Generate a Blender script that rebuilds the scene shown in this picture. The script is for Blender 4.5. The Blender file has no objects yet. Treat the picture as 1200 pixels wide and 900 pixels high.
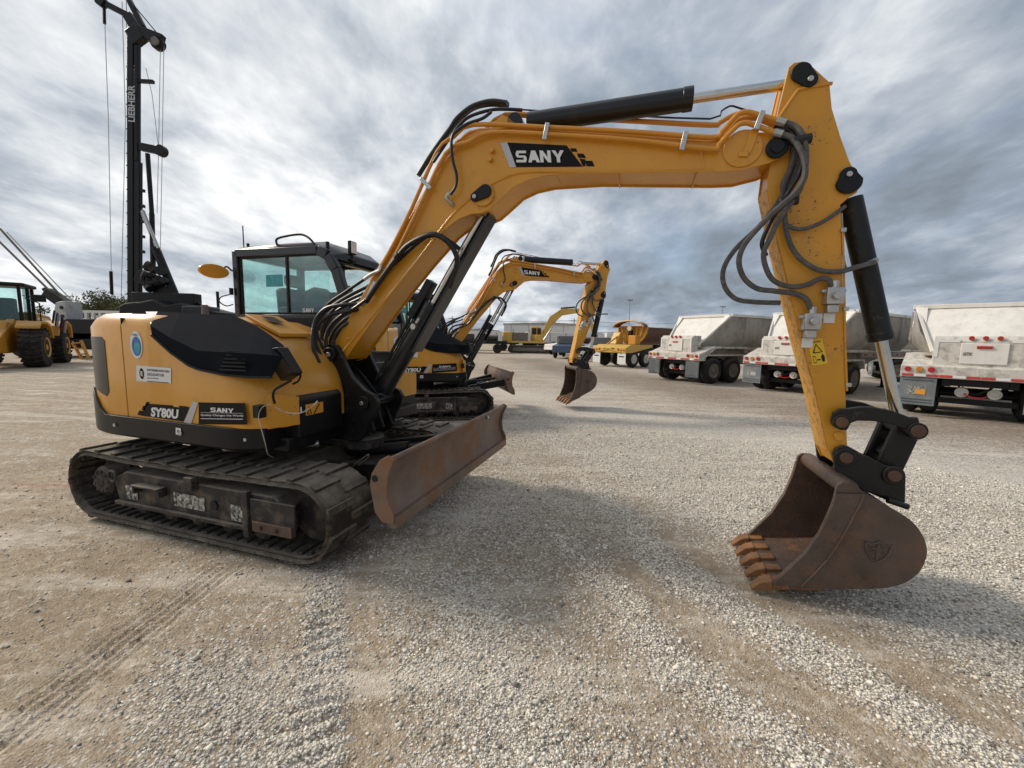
import bpy, bmesh, math, random
import numpy as np
from mathutils import Vector, Matrix
random.seed(7); rng=np.random.default_rng(11)
R=math.radians
S=bpy.context.scene
COL=S.collection
# ---------------------------------------------------------------- camera
cd=bpy.data.cameras.new('camera'); co=bpy.data.objects.new('camera',cd); COL.objects.link(co); S.camera=co
cd.sensor_width=36.0; cd.lens=477.554/1200*36; cd.clip_end=20000; cd.clip_start=.05
_pi,_ro,CH=0.1111,0.0191,1.5781
fw=Vector((0,math.cos(_pi),-math.sin(_pi))); r0=Vector((1,0,0)); u0=r0.cross(fw)
rr=math.cos(_ro)*r0+math.sin(_ro)*u0; uu=-math.sin(_ro)*r0+math.cos(_ro)*u0
co.matrix_world=Matrix(((rr.x,uu.x,-fw.x,0),(rr.y,uu.y,-fw.y,0),(rr.z,uu.z,-fw.z,CH),(0,0,0,1)))
S.render.resolution_x=1024; S.render.resolution_y=768
# ---------------------------------------------------------------- exposure, sun, sky
S.view_settings.view_transform='Standard'; S.view_settings.look='None'
S.view_settings.exposure=0.68; S.view_settings.gamma=1
SUN_AZ_DIR=Vector((-.93,.36,0)).normalized(); SUN_EL=R(36)      # where the sun stands
sl=bpy.data.lights.new('sun','SUN'); sl.energy=1.7; sl.angle=R(10); sl.color=(1,.90,.77)
so=bpy.data.objects.new('sun',sl); COL.objects.link(so)
sd=Vector((SUN_AZ_DIR.x*math.cos(SUN_EL),SUN_AZ_DIR.y*math.cos(SUN_EL),math.sin(SUN_EL)))
so.rotation_euler=sd.to_track_quat('Z','Y').to_euler(); so.location=(-8,8,12)
W=bpy.data.worlds.new('World'); S.world=W; W.use_nodes=True
def world():
    nt=W.node_tree; N=nt.nodes; Lk=nt.links; N.clear()
    def n(t,**k):
        o=N.new(t)
        for a,b in k.items(): setattr(o,a,b)
        return o
    out=n('ShaderNodeOutputWorld'); bg=n('ShaderNodeBackground'); bg.inputs['Strength'].default_value=.1
    Lk.new(bg.outputs[0],out.inputs[0])
    sky=n('ShaderNodeTexSky',sky_type='NISHITA',sun_disc=False,sun_elevation=SUN_EL,sun_rotation=math.atan2(SUN_AZ_DIR.x,SUN_AZ_DIR.y))
    tc=n('ShaderNodeTexCoord'); sep=n('ShaderNodeSeparateXYZ'); Lk.new(tc.outputs['Generated'],sep.inputs[0])
    def m(op,a,b=None,c=None,clamp=False):
        o=n('ShaderNodeMath',operation=op,use_clamp=clamp)
        for i,v in enumerate((a,b,c)):
            if v is None: continue
            if isinstance(v,(int,float)): o.inputs[i].default_value=v
            else: Lk.new(v,o.inputs[i])
        return o.outputs[0]
    x,y,z=sep.outputs
    zz=m('ADD',m('MAXIMUM',z,0),.24)
    u=m('DIVIDE',x,zz); v=m('DIVIDE',y,zz)
    cb=n('ShaderNodeCombineXYZ'); Lk.new(u,cb.inputs[0]); Lk.new(v,cb.inputs[1])
    def noise(vec,sc,det,rough=.55,dist=0,scale=(1,1,1),loc=(0,0,0),rot=(0,0,0)):
        mp=n('ShaderNodeMapping'); mp.inputs['Scale'].default_value=scale; mp.inputs['Location'].default_value=loc; mp.inputs['Rotation'].default_value=rot
        Lk.new(vec,mp.inputs[0]); t=n('ShaderNodeTexNoise'); t.inputs['Scale'].default_value=sc; t.inputs['Detail'].default_value=det
        t.inputs['Roughness'].default_value=rough; t.inputs['Distortion'].default_value=dist; Lk.new(mp.outputs[0],t.inputs[0]); return t.outputs[0]
    big=noise(cb.outputs[0],.85,5,.5,.25,(1,.9,1),(3.1,1.7,0),(0,0,.5))
    fine=noise(cb.outputs[0],2.6,8,.58,.25,(1.15,.85,1),(5.3,2.2,0),(0,0,-.5))
    wisp=noise(cb.outputs[0],7,8,.62,.2,(1.3,.7,1),(1.3,7.7,0),(0,0,-.7))
    # brighter towards the hidden sun at the left, heavier towards the right horizon
    dotp=m('ADD',m('MULTIPLY',x,-.80),m('MULTIPLY',y,.30))
    bright=m('ADD',m('MULTIPLY',dotp,.40),.39)
    bright=m('ADD',bright,m('MULTIPLY',m('MULTIPLY',z,1.0),.12))
    bright=m('ADD',bright,m('MULTIPLY',m('SUBTRACT',big,.5),1.6))
    bright=m('ADD',bright,m('MULTIPLY',m('SUBTRACT',fine,.5),1.12))
    bright=m('ADD',bright,m('MULTIPLY',m('SUBTRACT',wisp,.5),.45))
    rp=n('ShaderNodeValToRGB'); e=rp.color_ramp.elements
    e[0].position=.02; e[0].color=(.15,.175,.205,1); e[1].position=1.0; e[1].color=(.76,.76,.74,1)
    for p,c in((.25,(.20,.235,.285,1)),(.48,(.31,.34,.38,1)),(.72,(.50,.52,.54,1))):
        q=e.new(p); q.color=c
    Lk.new(bright,rp.inputs[0])
    sc=n('ShaderNodeVectorMath',operation='SCALE'); Lk.new(rp.outputs[0],sc.inputs[0]); sc.inputs[3].default_value=10
    gap=noise(cb.outputs[0],.55,6,.6,.5,(1,1,1),(9.2,.4,0))
    gm=m('MULTIPLY',m('SUBTRACT',gap,.56),7,clamp=True)
    mx=n('ShaderNodeMix',data_type='RGBA'); Lk.new(m('SUBTRACT',1,m('MULTIPLY',gm,.45)),mx.inputs[0]); Lk.new(sky.outputs[0],mx.inputs[6]); Lk.new(sc.outputs[0],mx.inputs[7])
    Lk.new(mx.outputs[2],bg.inputs[0])
world()
# ---------------------------------------------------------------- materials
MATS={}; DUST=(.30,.25,.19)
def mat(name,col,rough=.5,metal=0,var=.12,vscale=3,bump=0,bscale=60,dirt=None,dirtamt=0,dscale=5,coat=0,speck=0,spec=.5,streak=0,chip=.66,topdust=0,ior=1.5):
    if name in MATS: return MATS[name]
    m=bpy.data.materials.new(name); m.use_nodes=True; nt=m.node_tree; N=nt.nodes; Lk=nt.links
    b=N['Principled BSDF']; b.inputs['Roughness'].default_value=rough; b.inputs['Metallic'].default_value=metal
    b.inputs['Specular IOR Level'].default_value=spec
    b.inputs['IOR'].default_value=ior
    if coat: b.inputs['Coat Weight'].default_value=coat; b.inputs['Coat Roughness'].default_value=.12
    tc=N.new('ShaderNodeTexCoord')
    def noise(sc,det=6,rg=.6,vec=None):
        t=N.new('ShaderNodeTexNoise'); t.inputs['Scale'].default_value=sc; t.inputs['Detail'].default_value=det; t.inputs['Roughness'].default_value=rg
        Lk.new(vec or tc.outputs['Object'],t.inputs[0]); return t.outputs[0]
    def mr(v,a,b_,c,d):
        t=N.new('ShaderNodeMapRange'); Lk.new(v,t.inputs[0])
        for i,x in enumerate((a,b_,c,d)): t.inputs[i+1].default_value=x
        return t.outputs[0]
    def mix(f,a,b_):
        t=N.new('ShaderNodeMix'); t.data_type='RGBA'
        for s_,v in((0,f),(6,a),(7,b_)):
            if hasattr(v,'links') or hasattr(v,'is_linked'): Lk.new(v,t.inputs[s_])
            elif s_==0: t.inputs[0].default_value=v
            else: t.inputs[s_].default_value=(*v,1)
        return t.outputs[2]
    n1=noise(vscale)
    lo=tuple(c*(1-var) for c in col); hi=tuple(min(1,c*(1+var)) for c in col)
    c=mix(mr(n1,.3,.7,0,1),lo,hi)
    rsock=None
    if dirt:
        n2=noise(dscale,9,.68); f=mr(n2,.62-dirtamt*.3,.80-dirtamt*.3,0,min(1,.35+dirtamt)); c=mix(f,c,dirt)
        rsock=mr(f,0,1,rough,min(1,rough+.3))
        Lk.new(rsock,b.inputs['Roughness'])
    if topdust:
        g=N.new('ShaderNodeNewGeometry'); sp=N.new('ShaderNodeSeparateXYZ'); Lk.new(g.outputs['Normal'],sp.inputs[0])
        n4=noise(9,7,.7); mm=N.new('ShaderNodeMath'); mm.operation='MULTIPLY'; Lk.new(mr(sp.outputs[2],.2,.9,0,topdust),mm.inputs[0]); Lk.new(mr(n4,.3,.65,.35,1),mm.inputs[1])
        c=mix(mm.outputs[0],c,(.36,.31,.24))
    if streak:
        mp=N.new('ShaderNodeMapping'); mp.inputs['Scale'].default_value=(7,7,.7); Lk.new(tc.outputs['Object'],mp.inputs[0]); n6=noise(1.0,7,.65,mp.outputs[0]); n7=noise(1.1,3,.5)
        mm=N.new('ShaderNodeMath'); mm.operation='MULTIPLY'; Lk.new(mr(n6,.48,.72,0,streak),mm.inputs[0]); Lk.new(mr(n7,.35,.6,.25,1),mm.inputs[1]); c=mix(mm.outputs[0],c,dirt or DUST)
    if speck:
        n3=noise(55,3,.5); n5=noise(4,3,.5)
        mm=N.new('ShaderNodeMath'); mm.operation='MULTIPLY'; Lk.new(mr(n3,chip,chip+.04,0,speck),mm.inputs[0]); Lk.new(mr(n5,.5,.62,0,1),mm.inputs[1])
        c=mix(mm.outputs[0],c,(.09,.05,.03))
    Lk.new(c,b.inputs['Base Color'])
    if bump:
        bp=N.new('ShaderNodeBump'); bp.inputs['Strength'].default_value=min(1,bump); bp.inputs['Distance'].default_value=.012
        Lk.new(noise(bscale,5,.6),bp.inputs['Height']); Lk.new(bp.outputs[0],b.inputs['Normal'])
    MATS[name]=m; return m
YEL=mat('machine_yellow',(.67,.300,.016),.36,0,.07,1.2,.06,120,(.42,.20,.05),.14,3,.2,.8,topdust=.30,streak=.22)
YELARM=mat('arm_yellow',(.66,.295,.014),.42,0,.08,1.5,.08,120,(.36,.19,.06),.22,4,.1,1,topdust=.3,streak=.25,chip=.63)
YELWORN=mat('worn_yellow_edge',(.72,.36,.06),.5,0,.1,6,.15,80,(.16,.08,.04),.45,26,0,1)
PIPE=mat('yellow_pipe',(.62,.26,.02),.33,0,.06,4,0,60,(.35,.16,.05),.12,8,.2)
BLK=mat('black_paint',(.007,.007,.008),.42,0,.2,3,.1,80,(.08,.065,.05),.16,5,0,spec=.3,topdust=.2)
BLKG=mat('gloss_black_cover',(.008,.010,.013),.28,0,.2,2,0,60,(.05,.045,.04),.12,4,.1,spec=.4,topdust=.06)
BLKF=mat('flat_black',(.010,.010,.010),.75,0,.2,4)
BLKW=mat('worn_black_steel',(.010,.010,.010),.42,0,.3,7,.3,50,(.13,.11,.09),.16,16,0,spec=.35,topdust=.15)
RUB=mat('track_rubber',(.045,.038,.031),.85,0,.3,8,.6,60,(.22,.175,.13),.48,7,0,spec=.25,topdust=.60)
RUBD=mat('track_rubber_inside',(.05,.043,.036),.85,0,.3,8,.4,60,(.17,.14,.11),.5,6,0)
FRM=mat('muddy_frame',(.026,.022,.019),.7,0,.3,8,.5,40,(.19,.14,.10),.46,7,0,topdust=.75)
RUST=mat('rusty_steel',(.115,.062,.040),.55,.25,.3,5,.35,70,(.24,.105,.04),.32,5,0)
RUSTB=mat('bucket_steel',(.098,.068,.052),.44,.2,.36,4,.6,60,(.22,.10,.045),.36,7,0,streak=.4)
RUSTO=mat('bright_rust',(.22,.10,.035),.6,.1,.35,8,.3,60,(.14,.07,.04),.35,12,0)
BRUST=mat('blade_steel',(.175,.125,.095),.48,.1,.34,3.5,.5,60,(.26,.105,.03),.46,2.6,0,streak=.28)
CHR=mat('chrome_rod',(.62,.61,.58),.18,1,.05,5,0,60,(.4,.36,.30),.2,10,0)
STEEL=mat('zinc_steel',(.50,.49,.47),.35,.8,.12,10,0,60,(.25,.22,.19),.25,30,0)
HOSE=mat('black_hose',(.010,.010,.011),.38,0,.2,10,.1,150,(.12,.10,.08),.14,14,0,spec=.45)
HOSEG=mat('sleeved_grey_hose',(.085,.08,.075),.55,0,.3,20,.5,160,(.22,.19,.16),.35,30,0)
WHT=mat('white_decal',(.75,.74,.71),.45,0,.04)
DBLK=mat('black_decal',(.012,.012,.013),.4,0,.1,ior=1.2)
SIL=mat('silver_decal',(.48,.48,.48),.35,.3,.08)
WORN=mat('worn_white_label',(.55,.53,.47),.7,0,.2,30,0,60,(.04,.035,.03),.75,45)
LYEL=mat('warning_yellow',(.80,.50,.02),.45,0,.06)
LORG=mat('warning_orange',(.78,.33,.03),.45,0,.06)
BLU=mat('sticker_blue',(.03,.14,.42),.5,0,.5,14); TEAL=mat('sticker_teal',(.05,.33,.38),.5,0,.4,20)
DARKI=mat('cab_interior',(.02,.02,.021),.7,0,.2,5,.2)
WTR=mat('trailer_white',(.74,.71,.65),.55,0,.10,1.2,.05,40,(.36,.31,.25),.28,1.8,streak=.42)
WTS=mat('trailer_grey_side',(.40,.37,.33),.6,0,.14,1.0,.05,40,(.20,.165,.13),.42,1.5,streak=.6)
WTB=mat('trailer_box_white',(.60,.57,.51),.55,0,.10,3,.05,40,(.25,.20,.16),.45,5,streak=.6)
GREYF=mat('grey_mud_flap',(.17,.19,.20),.65,0,.15,4,.1,40,(.3,.28,.25),.35,6)
DFLAP=mat('dark_mud_flap',(.075,.085,.09),.6,0,.2,4)
TYR=mat('tyre_rubber',(.022,.021,.020),.8,0,.2,4,.3,30,(.15,.125,.10),.28,4,spec=.3,topdust=.25)
RIM=mat('dusty_rim',(.17,.14,.115),.6,.2,.2,6,0,60,DUST,.4,6)
RED=mat('red_lens',(.42,.02,.015),.25,0,.1); REDT=mat('red_tape',(.50,.05,.04),.5,0,.1); AMB=mat('amber_lens',(.55,.22,.02),.25)
CATY=mat('loader_yellow',(.58,.26,.018),.45,0,.1,1,.05,60,(.35,.24,.10),.3,2,topdust=.3)
CATP=mat('faded_yellow',(.62,.38,.07),.5,0,.12,1,0,60,(.4,.3,.15),.3,1)
WBLD=mat('white_cladding',(.72,.71,.68),.6,0,.04,.05,0,60,(.5,.47,.42),.2,.1)
GREYM=mat('grey_machine_paint',(.38,.38,.36),.5,0,.15,2,0,60,(.2,.18,.15),.35,2)
def glass(name,tint,refl=.12,ref_tint=(.8,.9,.95),dirt=.0):
    m=bpy.data.materials.new(name); m.use_nodes=True; nt=m.node_tree; N=nt.nodes; N.clear(); Lk=nt.links
    o=N.new('ShaderNodeOutputMaterial'); tr=N.new('ShaderNodeBsdfTransparent'); tr.inputs[0].default_value=(*tint,1)
    gl=N.new('ShaderNodeBsdfGlossy'); gl.inputs['Roughness'].default_value=.03; gl.inputs[0].default_value=(*ref_tint,1)
    fr=N.new('ShaderNodeLayerWeight'); pw=N.new('ShaderNodeMath'); pw.operation='POWER'; Lk.new(fr.outputs['Facing'],pw.inputs[0]); pw.inputs[1].default_value=5
    ad=N.new('ShaderNodeMath'); ad.operation='ADD'; ad.use_clamp=True; Lk.new(pw.outputs[0],ad.inputs[0]); ad.inputs[1].default_value=refl+.03
    mx=N.new('ShaderNodeMixShader'); Lk.new(ad.outputs[0],mx.inputs[0]); Lk.new(tr.outputs[0],mx.inputs[1]); Lk.new(gl.outputs[0],mx.inputs[2])
    fin=mx.outputs[0]
    if dirt:
        df=N.new('ShaderNodeBsdfDiffuse'); df.inputs[0].default_value=(.45,.42,.37,1)
        tc=N.new('ShaderNodeTexCoord'); t=N.new('ShaderNodeTexNoise'); t.inputs['Scale'].default_value=7; t.inputs['Detail'].default_value=9; t.inputs['Roughness'].default_value=.75; Lk.new(tc.outputs['Object'],t.inputs[0])
        r=N.new('ShaderNodeMapRange'); Lk.new(t.outputs[0],r.inputs[0]); r.inputs[1].default_value=.42; r.inputs[2].default_value=.75; r.inputs[4].default_value=dirt
        m2=N.new('ShaderNodeMixShader'); Lk.new(r.outputs[0],m2.inputs[0]); Lk.new(fin,m2.inputs[1]); Lk.new(df.outputs[0],m2.inputs[2]); fin=m2.outputs[0]
    Lk.new(fin,o.inputs[0]); return m
GLS=glass('cab_glass',(.76,.93,.91),.05,(.75,.9,.92),.14); GLC=glass('clear_glass',(.90,.97,.95),.02,(.9,.95,1),.12)
COV=mat('charcoal_cover',(.012,.014,.019),.95,0,.2,2,.05,90,(.035,.03,.027),.10,4,0,spec=.5,topdust=.02,ior=1.13)
# ---------------------------------------------------------------- mesh helpers
class MB:
    def __init__(s): s.v=[]; s.f=[]
    def add(s,v,f):
        k=len(s.v); s.v+= [tuple(map(float,p)) for p in v]; s.f+=[tuple(i+k for i in q) for q in f]; return s
    def box(s,x0,x1,y0,y1,z0,z1):
        return s.add([(x0,y0,z0),(x1,y0,z0),(x1,y1,z0),(x0,y1,z0),(x0,y0,z1),(x1,y0,z1),(x1,y1,z1),(x0,y1,z1)],[(3,2,1,0),(4,5,6,7),(0,1,5,4),(1,2,6,5),(2,3,7,6),(3,0,4,7)])
    def obox(s,a,b,w,h,up=(0,0,1)):    # bar from a to b, w sideways, h along up
        a=Vector(a); b=Vector(b); d=(b-a).normalized(); up=Vector(up)
        sd_=d.cross(up)
        if sd_.length<1e-4: sd_=d.cross(Vector((1,0,0)))
        sd_.normalize(); up=sd_.cross(d).normalized(); v=[]
        for p in(a,b):
            for i,j in((-1,-1),(1,-1),(1,1),(-1,1)): v.append(p+sd_*w/2*i+up*h/2*j)
        return s.add(v,[(3,2,1,0),(4,5,6,7),(0,1,5,4),(1,2,6,5),(2,3,7,6),(3,0,4,7)])
    def prism(s,pts,y0,y1):            # polygon (x,z) extruded along y
        n=len(pts); A=sum(pts[i][0]*pts[(i+1)%n][1]-pts[(i+1)%n][0]*pts[i][1] for i in range(n))
        if A<0: pts=pts[::-1]
        v=[(x,y0,z) for x,z in pts]+[(x,y1,z) for x,z in pts]
        f=[tuple(range(n)),tuple(range(2*n-1,n-1,-1))]+[((i+1)%n,i,i+n,(i+1)%n+n) for i in range(n)]
        return s.add(v,f)
    def cyl(s,a,b,r,n=16,r2=None,cap=True):
        a=Vector(a); b=Vector(b); d=(b-a).normalized(); t=Vector((0,0,1)) if abs(d.z)<.9 else Vector((1,0,0)); e=d.cross(t).normalized(); g=d.cross(e)
        r2=r if r2 is None else r2; v=[]
        for p,q in((a,r),(b,r2)):
            for i in range(n):
                w=2*math.pi*i/n; v.append(p+e*q*math.cos(w)+g*q*math.sin(w))
        f=[(i,(i+1)%n,(i+1)%n+n,i+n) for i in range(n)]
        if cap: f+=[tuple(range(n-1,-1,-1)),tuple(range(n,2*n))]
        return s.add(v,f)
    def tube(s,pts,r,n=8,sm=5,cap=True):
        P=[Vector(p) for p in pts]
        if sm and len(P)>2:
            Q=[]; E=[P[0]*2-P[1]]+P+[P[-1]*2-P[-2]]
            for i in range(1,len(E)-2):
                p0,p1,p2,p3=E[i-1:i+3]
                for k in range(sm):
                    t=k/sm; Q.append(.5*((2*p1)+(p2-p0)*t+(2*p0-5*p1+4*p2-p3)*t*t+(3*p1-p0-3*p2+p3)*t**3))
            P=Q+[P[-1]]
        T=[(P[min(i+1,len(P)-1)]-P[max(i-1,0)]).normalized() for i in range(len(P))]
        e=T[0].cross(Vector((0,0,1)));
        if e.length<1e-3: e=T[0].cross(Vector((1,0,0)))
        e.normalize(); v=[]; f=[]
        for i,p in enumerate(P):
            e=(e-T[i]*e.dot(T[i])).normalized(); g=T[i].cross(e)
            for k in range(n):
                w=2*math.pi*k/n; v.append(p+(e*math.cos(w)+g*math.sin(w))*r)
            if i:
                for k in range(n): f.append(((i-1)*n+k,(i-1)*n+(k+1)%n,i*n+(k+1)%n,i*n+k))
        if cap: f+=[tuple(range(n-1,-1,-1)),tuple(range(len(v)-n,len(v)))]
        return s.add(v,f)
    def loft(s,rings,cap=True,closed=True):
        n=len(rings[0]); v=[p for r_ in rings for p in r_]; f=[]
        for i in range(len(rings)-1):
            for k in range(n if closed else n-1): f.append((i*n+k,i*n+(k+1)%n,(i+1)*n+(k+1)%n,(i+1)*n+k))
        if cap: f+=[tuple(range(n-1,-1,-1)),tuple(range(len(v)-n,len(v)))]
        return s.add(v,f)
    def lathe(s,prof,n=32,c=(0,0,0)):  # profile (y, r) turned about the y axis through c
        rings=[[(c[0]+r_*math.cos(2*math.pi*k/n),c[1]+y,c[2]+r_*math.sin(2*math.pi*k/n)) for k in range(n)] for y,r_ in prof]
        return s.loft(rings,cap=True)
    def xf(s,M): s.v=[tuple(M@Vector(p)) for p in s.v]; return s
    def mesh(s,name,sharp=32):
        me=bpy.data.meshes.new(name); me.from_pydata(s.v,[],s.f); me.validate()
        bm=bmesh.new(); bm.from_mesh(me); bmesh.ops.recalc_face_normals(bm,faces=bm.faces); bm.to_mesh(me); bm.free()
        me.polygons.foreach_set('use_smooth',[True]*len(me.polygons)); me.set_sharp_from_angle(angle=R(sharp)); return me
def obj(name,mb,m,parent=None,bevel=0,sharp=32,label=None,kind=None,loc=None,rotz=None):
    me=mb if isinstance(mb,bpy.types.Mesh) else mb.mesh(name,sharp)
    if m is not None and not me.materials: me.materials.append(m)
    o=bpy.data.objects.new(name,me); COL.objects.link(o); o.parent=parent
    if bevel:
        b=o.modifiers.new('bevel','BEVEL'); b.width=bevel; b.segments=2; b.limit_method='ANGLE'; b.angle_limit=R(35); b.harden_normals=False
    if label: o['label']=label
    if kind: o['kind']=kind
    if loc: o.location=loc
    if rotz is not None: o.rotation_euler[2]=rotz
    return o
def thing(name,label,cat,loc=(0,0,0),rz=0,group=None):
    o=bpy.data.objects.new(name,None); COL.objects.link(o); o.location=loc; o.rotation_euler=(0,0,rz); o.empty_display_size=.2
    o['label']=label; o['category']=cat
    if group: o['group']=group
    return o
def tag(o,label,cat,group=None):
    o['label']=label; o['category']=cat
    if group: o['group']=group
    return o
def text(s_,org,right,up,w,h,m,parent,bold=.0,name='lettering'):
    cu=bpy.data.curves.new(name,'FONT'); cu.body=s_; cu.offset=bold; cu.resolution_u=3
    t=bpy.data.objects.new('tmp_text',cu); COL.objects.link(t); bpy.context.view_layer.update()
    me=bpy.data.meshes.new_from_object(t); bpy.data.objects.remove(t); bpy.data.curves.remove(cu)
    co_=np.empty(len(me.vertices)*3); me.vertices.foreach_get('co',co_); co_=co_.reshape(-1,3)
    lo,hi=co_.min(0),co_.max(0); q=(co_-lo)/np.maximum(hi-lo,1e-6); right=np.array(right,float); up=np.array(up,float)
    co_=np.array(org)+q[:,:1]*right*w+q[:,1:2]*up*h; me.vertices.foreach_set('co',co_.ravel()); me.update(); me.name=name
    me.materials.clear(); me.materials.append(m); o=bpy.data.objects.new(name,me); COL.objects.link(o); o.parent=parent; return o
def rot_xz(p,ang,q=None):   # rigid: turn about p=(x,z) by ang, then carry p to q
    M=Matrix.Rotation(-ang,4,'Y'); a=Matrix.Translation((-p[0],0,-p[1])); q=q or p
    return Matrix.Translation((q[0],0,q[1]))@M@a
def align(a,b,a2,b2): return rot_xz(a,math.atan2(b2[1]-a2[1],b2[0]-a2[0])-math.atan2(b[1]-a[1],b[0]-a[0]),a2)
def ap(M,p): v=M@Vector((p[0],0,p[1])); return (v.x,v.z)
def quad(pts,t=.0): return MB().add(pts,[(0,1,2,3)])
def wordmark(ll,lr,ul,y,m,parent):      # SANY in heavy extended capitals, each letter a polygon
    L_={'S':[[(0,0),(.84,0),(.95,.12),(.95,.47),(.84,.59),(.27,.59),(.27,.78),(.93,.78),(.93,1),(.12,1),(0,.88),(0,.53),(.11,.41),(.68,.41),(.68,.22),(0,.22)]],
        'A':[[(0,0),(.30,0),(.38,.20),(.66,.20),(.74,0),(1.04,0),(.70,1),(.34,1)]],
        'N':[[(0,0),(.28,0),(.28,.56),(.66,0),(.94,0),(.94,1),(.66,1),(.66,.44),(.28,1),(0,1)]],
        'Y':[[(.36,0),(.64,0),(.64,.38),(1.02,1),(.70,1),(.50,.62),(.30,1),(-.02,1),(.36,.38)]]}
    x=0; r_=Vector((lr[0]-ll[0],lr[1]-ll[1])); u_=Vector((ul[0]-ll[0],ul[1]-ll[1])); W_=4.22
    for ch in 'SANY':
        if ch=='S':      # five bars on a shared grid
            xs_=(0,.27,.68,.95); zs=(0,.22,.41,.59,.78,1); vs=[(a,b) for b in zs for a in xs_]; vs[0+3]=(.84,0); vs[8+3]=(.95,.41); vs[12+3]=(.84,.59); vs[20]=(.12,1); vs[8]=(.12,.41)
            fs=[(0,0),(1,0),(2,0),(2,1),(0,2),(1,2),(2,2),(0,3),(0,4),(1,4),(2,4)]; fc=[(j*4+i,j*4+i+1,(j+1)*4+i+1,(j+1)*4+i) for i,j in fs]
            used=sorted({k for f in fc for k in f}); rm={k:n for n,k in enumerate(used)}; pts=[vs[k] for k in used]; fc=[tuple(rm[k] for k in f) for f in fc]
            me=bpy.data.meshes.new('letter'); me.from_pydata([((Vector(ll)+r_*((a+x)/W_)+u_*b).x,y,(Vector(ll)+r_*((a+x)/W_)+u_*b).y) for a,b in pts],[],fc)
        else:
            pts=[Vector(ll)+r_*((a+x)/W_)+u_*b for a,b in L_[ch][0]]; me=bpy.data.meshes.new('letter'); bm=bmesh.new(); f=bm.faces.new([bm.verts.new((p.x,y,p.y)) for p in pts]); bmesh.ops.triangulate(bm,faces=[f]); bm.to_mesh(me); bm.free()
        me.materials.append(m); o=bpy.data.objects.new('letter',me); COL.objects.link(o); o.parent=parent
        x+=1.07
# ================================================================ THE EXCAVATOR (machine frame: x forward, y left, z up)
EX=thing('excavator','large yellow and black tracked excavator in the foreground with its bucket resting on the gravel','excavator',(-2.1623,4.0097,0),-0.3047,'yellow compact excavators')
GR={}
def P_(g,name,mb,m,bevel=0,parent=None,**k):
    o=obj(name,mb,m,parent or EX,bevel,**k)
    if parent is None: GR.setdefault(g,[]).append(o)
    return o
def T_(g,parent,*a,**k):
    o=text(*a,parent=parent or EX,**k)
    if parent is None: GR.setdefault(g,[]).append(o)
    return o
# ---- tracks
TL,TR_=1.389,.298; TS=TL-TR_
def loop_pt(s_):             # position / outward normal along the belt centre line
    Lp=2*TS; C=math.pi*TR_; s_%= (2*Lp+2*C)
    if s_<Lp: return (TS-s_, 2*TR_, 0,1)              # top, running back
    s_-=Lp
    if s_<C: a=math.pi/2+s_/TR_; return(-TS+TR_*math.cos(a),TR_+TR_*math.sin(a),math.cos(a),math.sin(a))
    s_-=C
    if s_<Lp: return(-TS+s_,0,0,-1)
    s_-=Lp; a=-math.pi/2+s_/TR_; return(TS+TR_*math.cos(a),TR_+TR_*math.sin(a),math.cos(a),math.sin(a))
PER=4*TS+2*math.pi*TR_
def sag(x,z): return z-.018*max(0,1-(x/TS)**2)*(1+.3*math.sin(x*7)) if z>.5 else z
def track(y0,y1):
    mb=MB(); rings=[]; n=120
    for i in range(n):
        x,z,nx,nz=loop_pt(PER*i/n); z=sag(x,z); q=[]
        for y,d in((y0,-.012),(y0+.02,-.030),(y0,-.052),(y1,-.052),(y1-.02,-.030),(y1,-.012)): q.append((x+nx*d,y,z+nz*d))
        rings.append(q)
    rings.append(rings[0]); mb.loft(rings,cap=False); t=P_('static','track',mb,RUB)
    lug=MB(); w=y1-y0                       # one half-width rubber lug
    h=w*.56; lug.add([(-.030,0,-.022),(.030,0,-.022),(.030,h,-.022),(-.030,h,-.022),(-.022,.004,.007),(.022,.004,.007),(.022,h-.01,.007),(-.020,h-.01,.007)],[(3,2,1,0),(4,5,6,7),(0,1,5,4),(1,2,6,5),(2,3,7,6),(3,0,4,7)])
    lm=lug.mesh('track_lug'); lm.materials.append(RUB); N_=62
    guide=MB().box(-.022,.022,-.19,.19,-.075,-.045).mesh('guide_rib'); guide.materials.append(RUBD)
    for i in range(N_):
        s_=PER*(i+.5)/N_; x,z,nx,nz=loop_pt(s_); z=sag(x,z); a=math.atan2(nx,nz)
        o=bpy.data.objects.new('track_lug',lm); COL.objects.link(o); o.parent=t
        side=i%2; o.location=(x,y0 if side==0 else y1,z); o.rotation_euler=(0,a,0)
        if side: o.scale=(1,-1,1)
        if z<.12 or abs(x)>TS:
            pass
        g=bpy.data.objects.new('guide_rib',guide); COL.objects.link(g); g.parent=t; g.location=(x,(y0+y1)/2,z); g.rotation_euler=(0,a,0)
    return t
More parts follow.
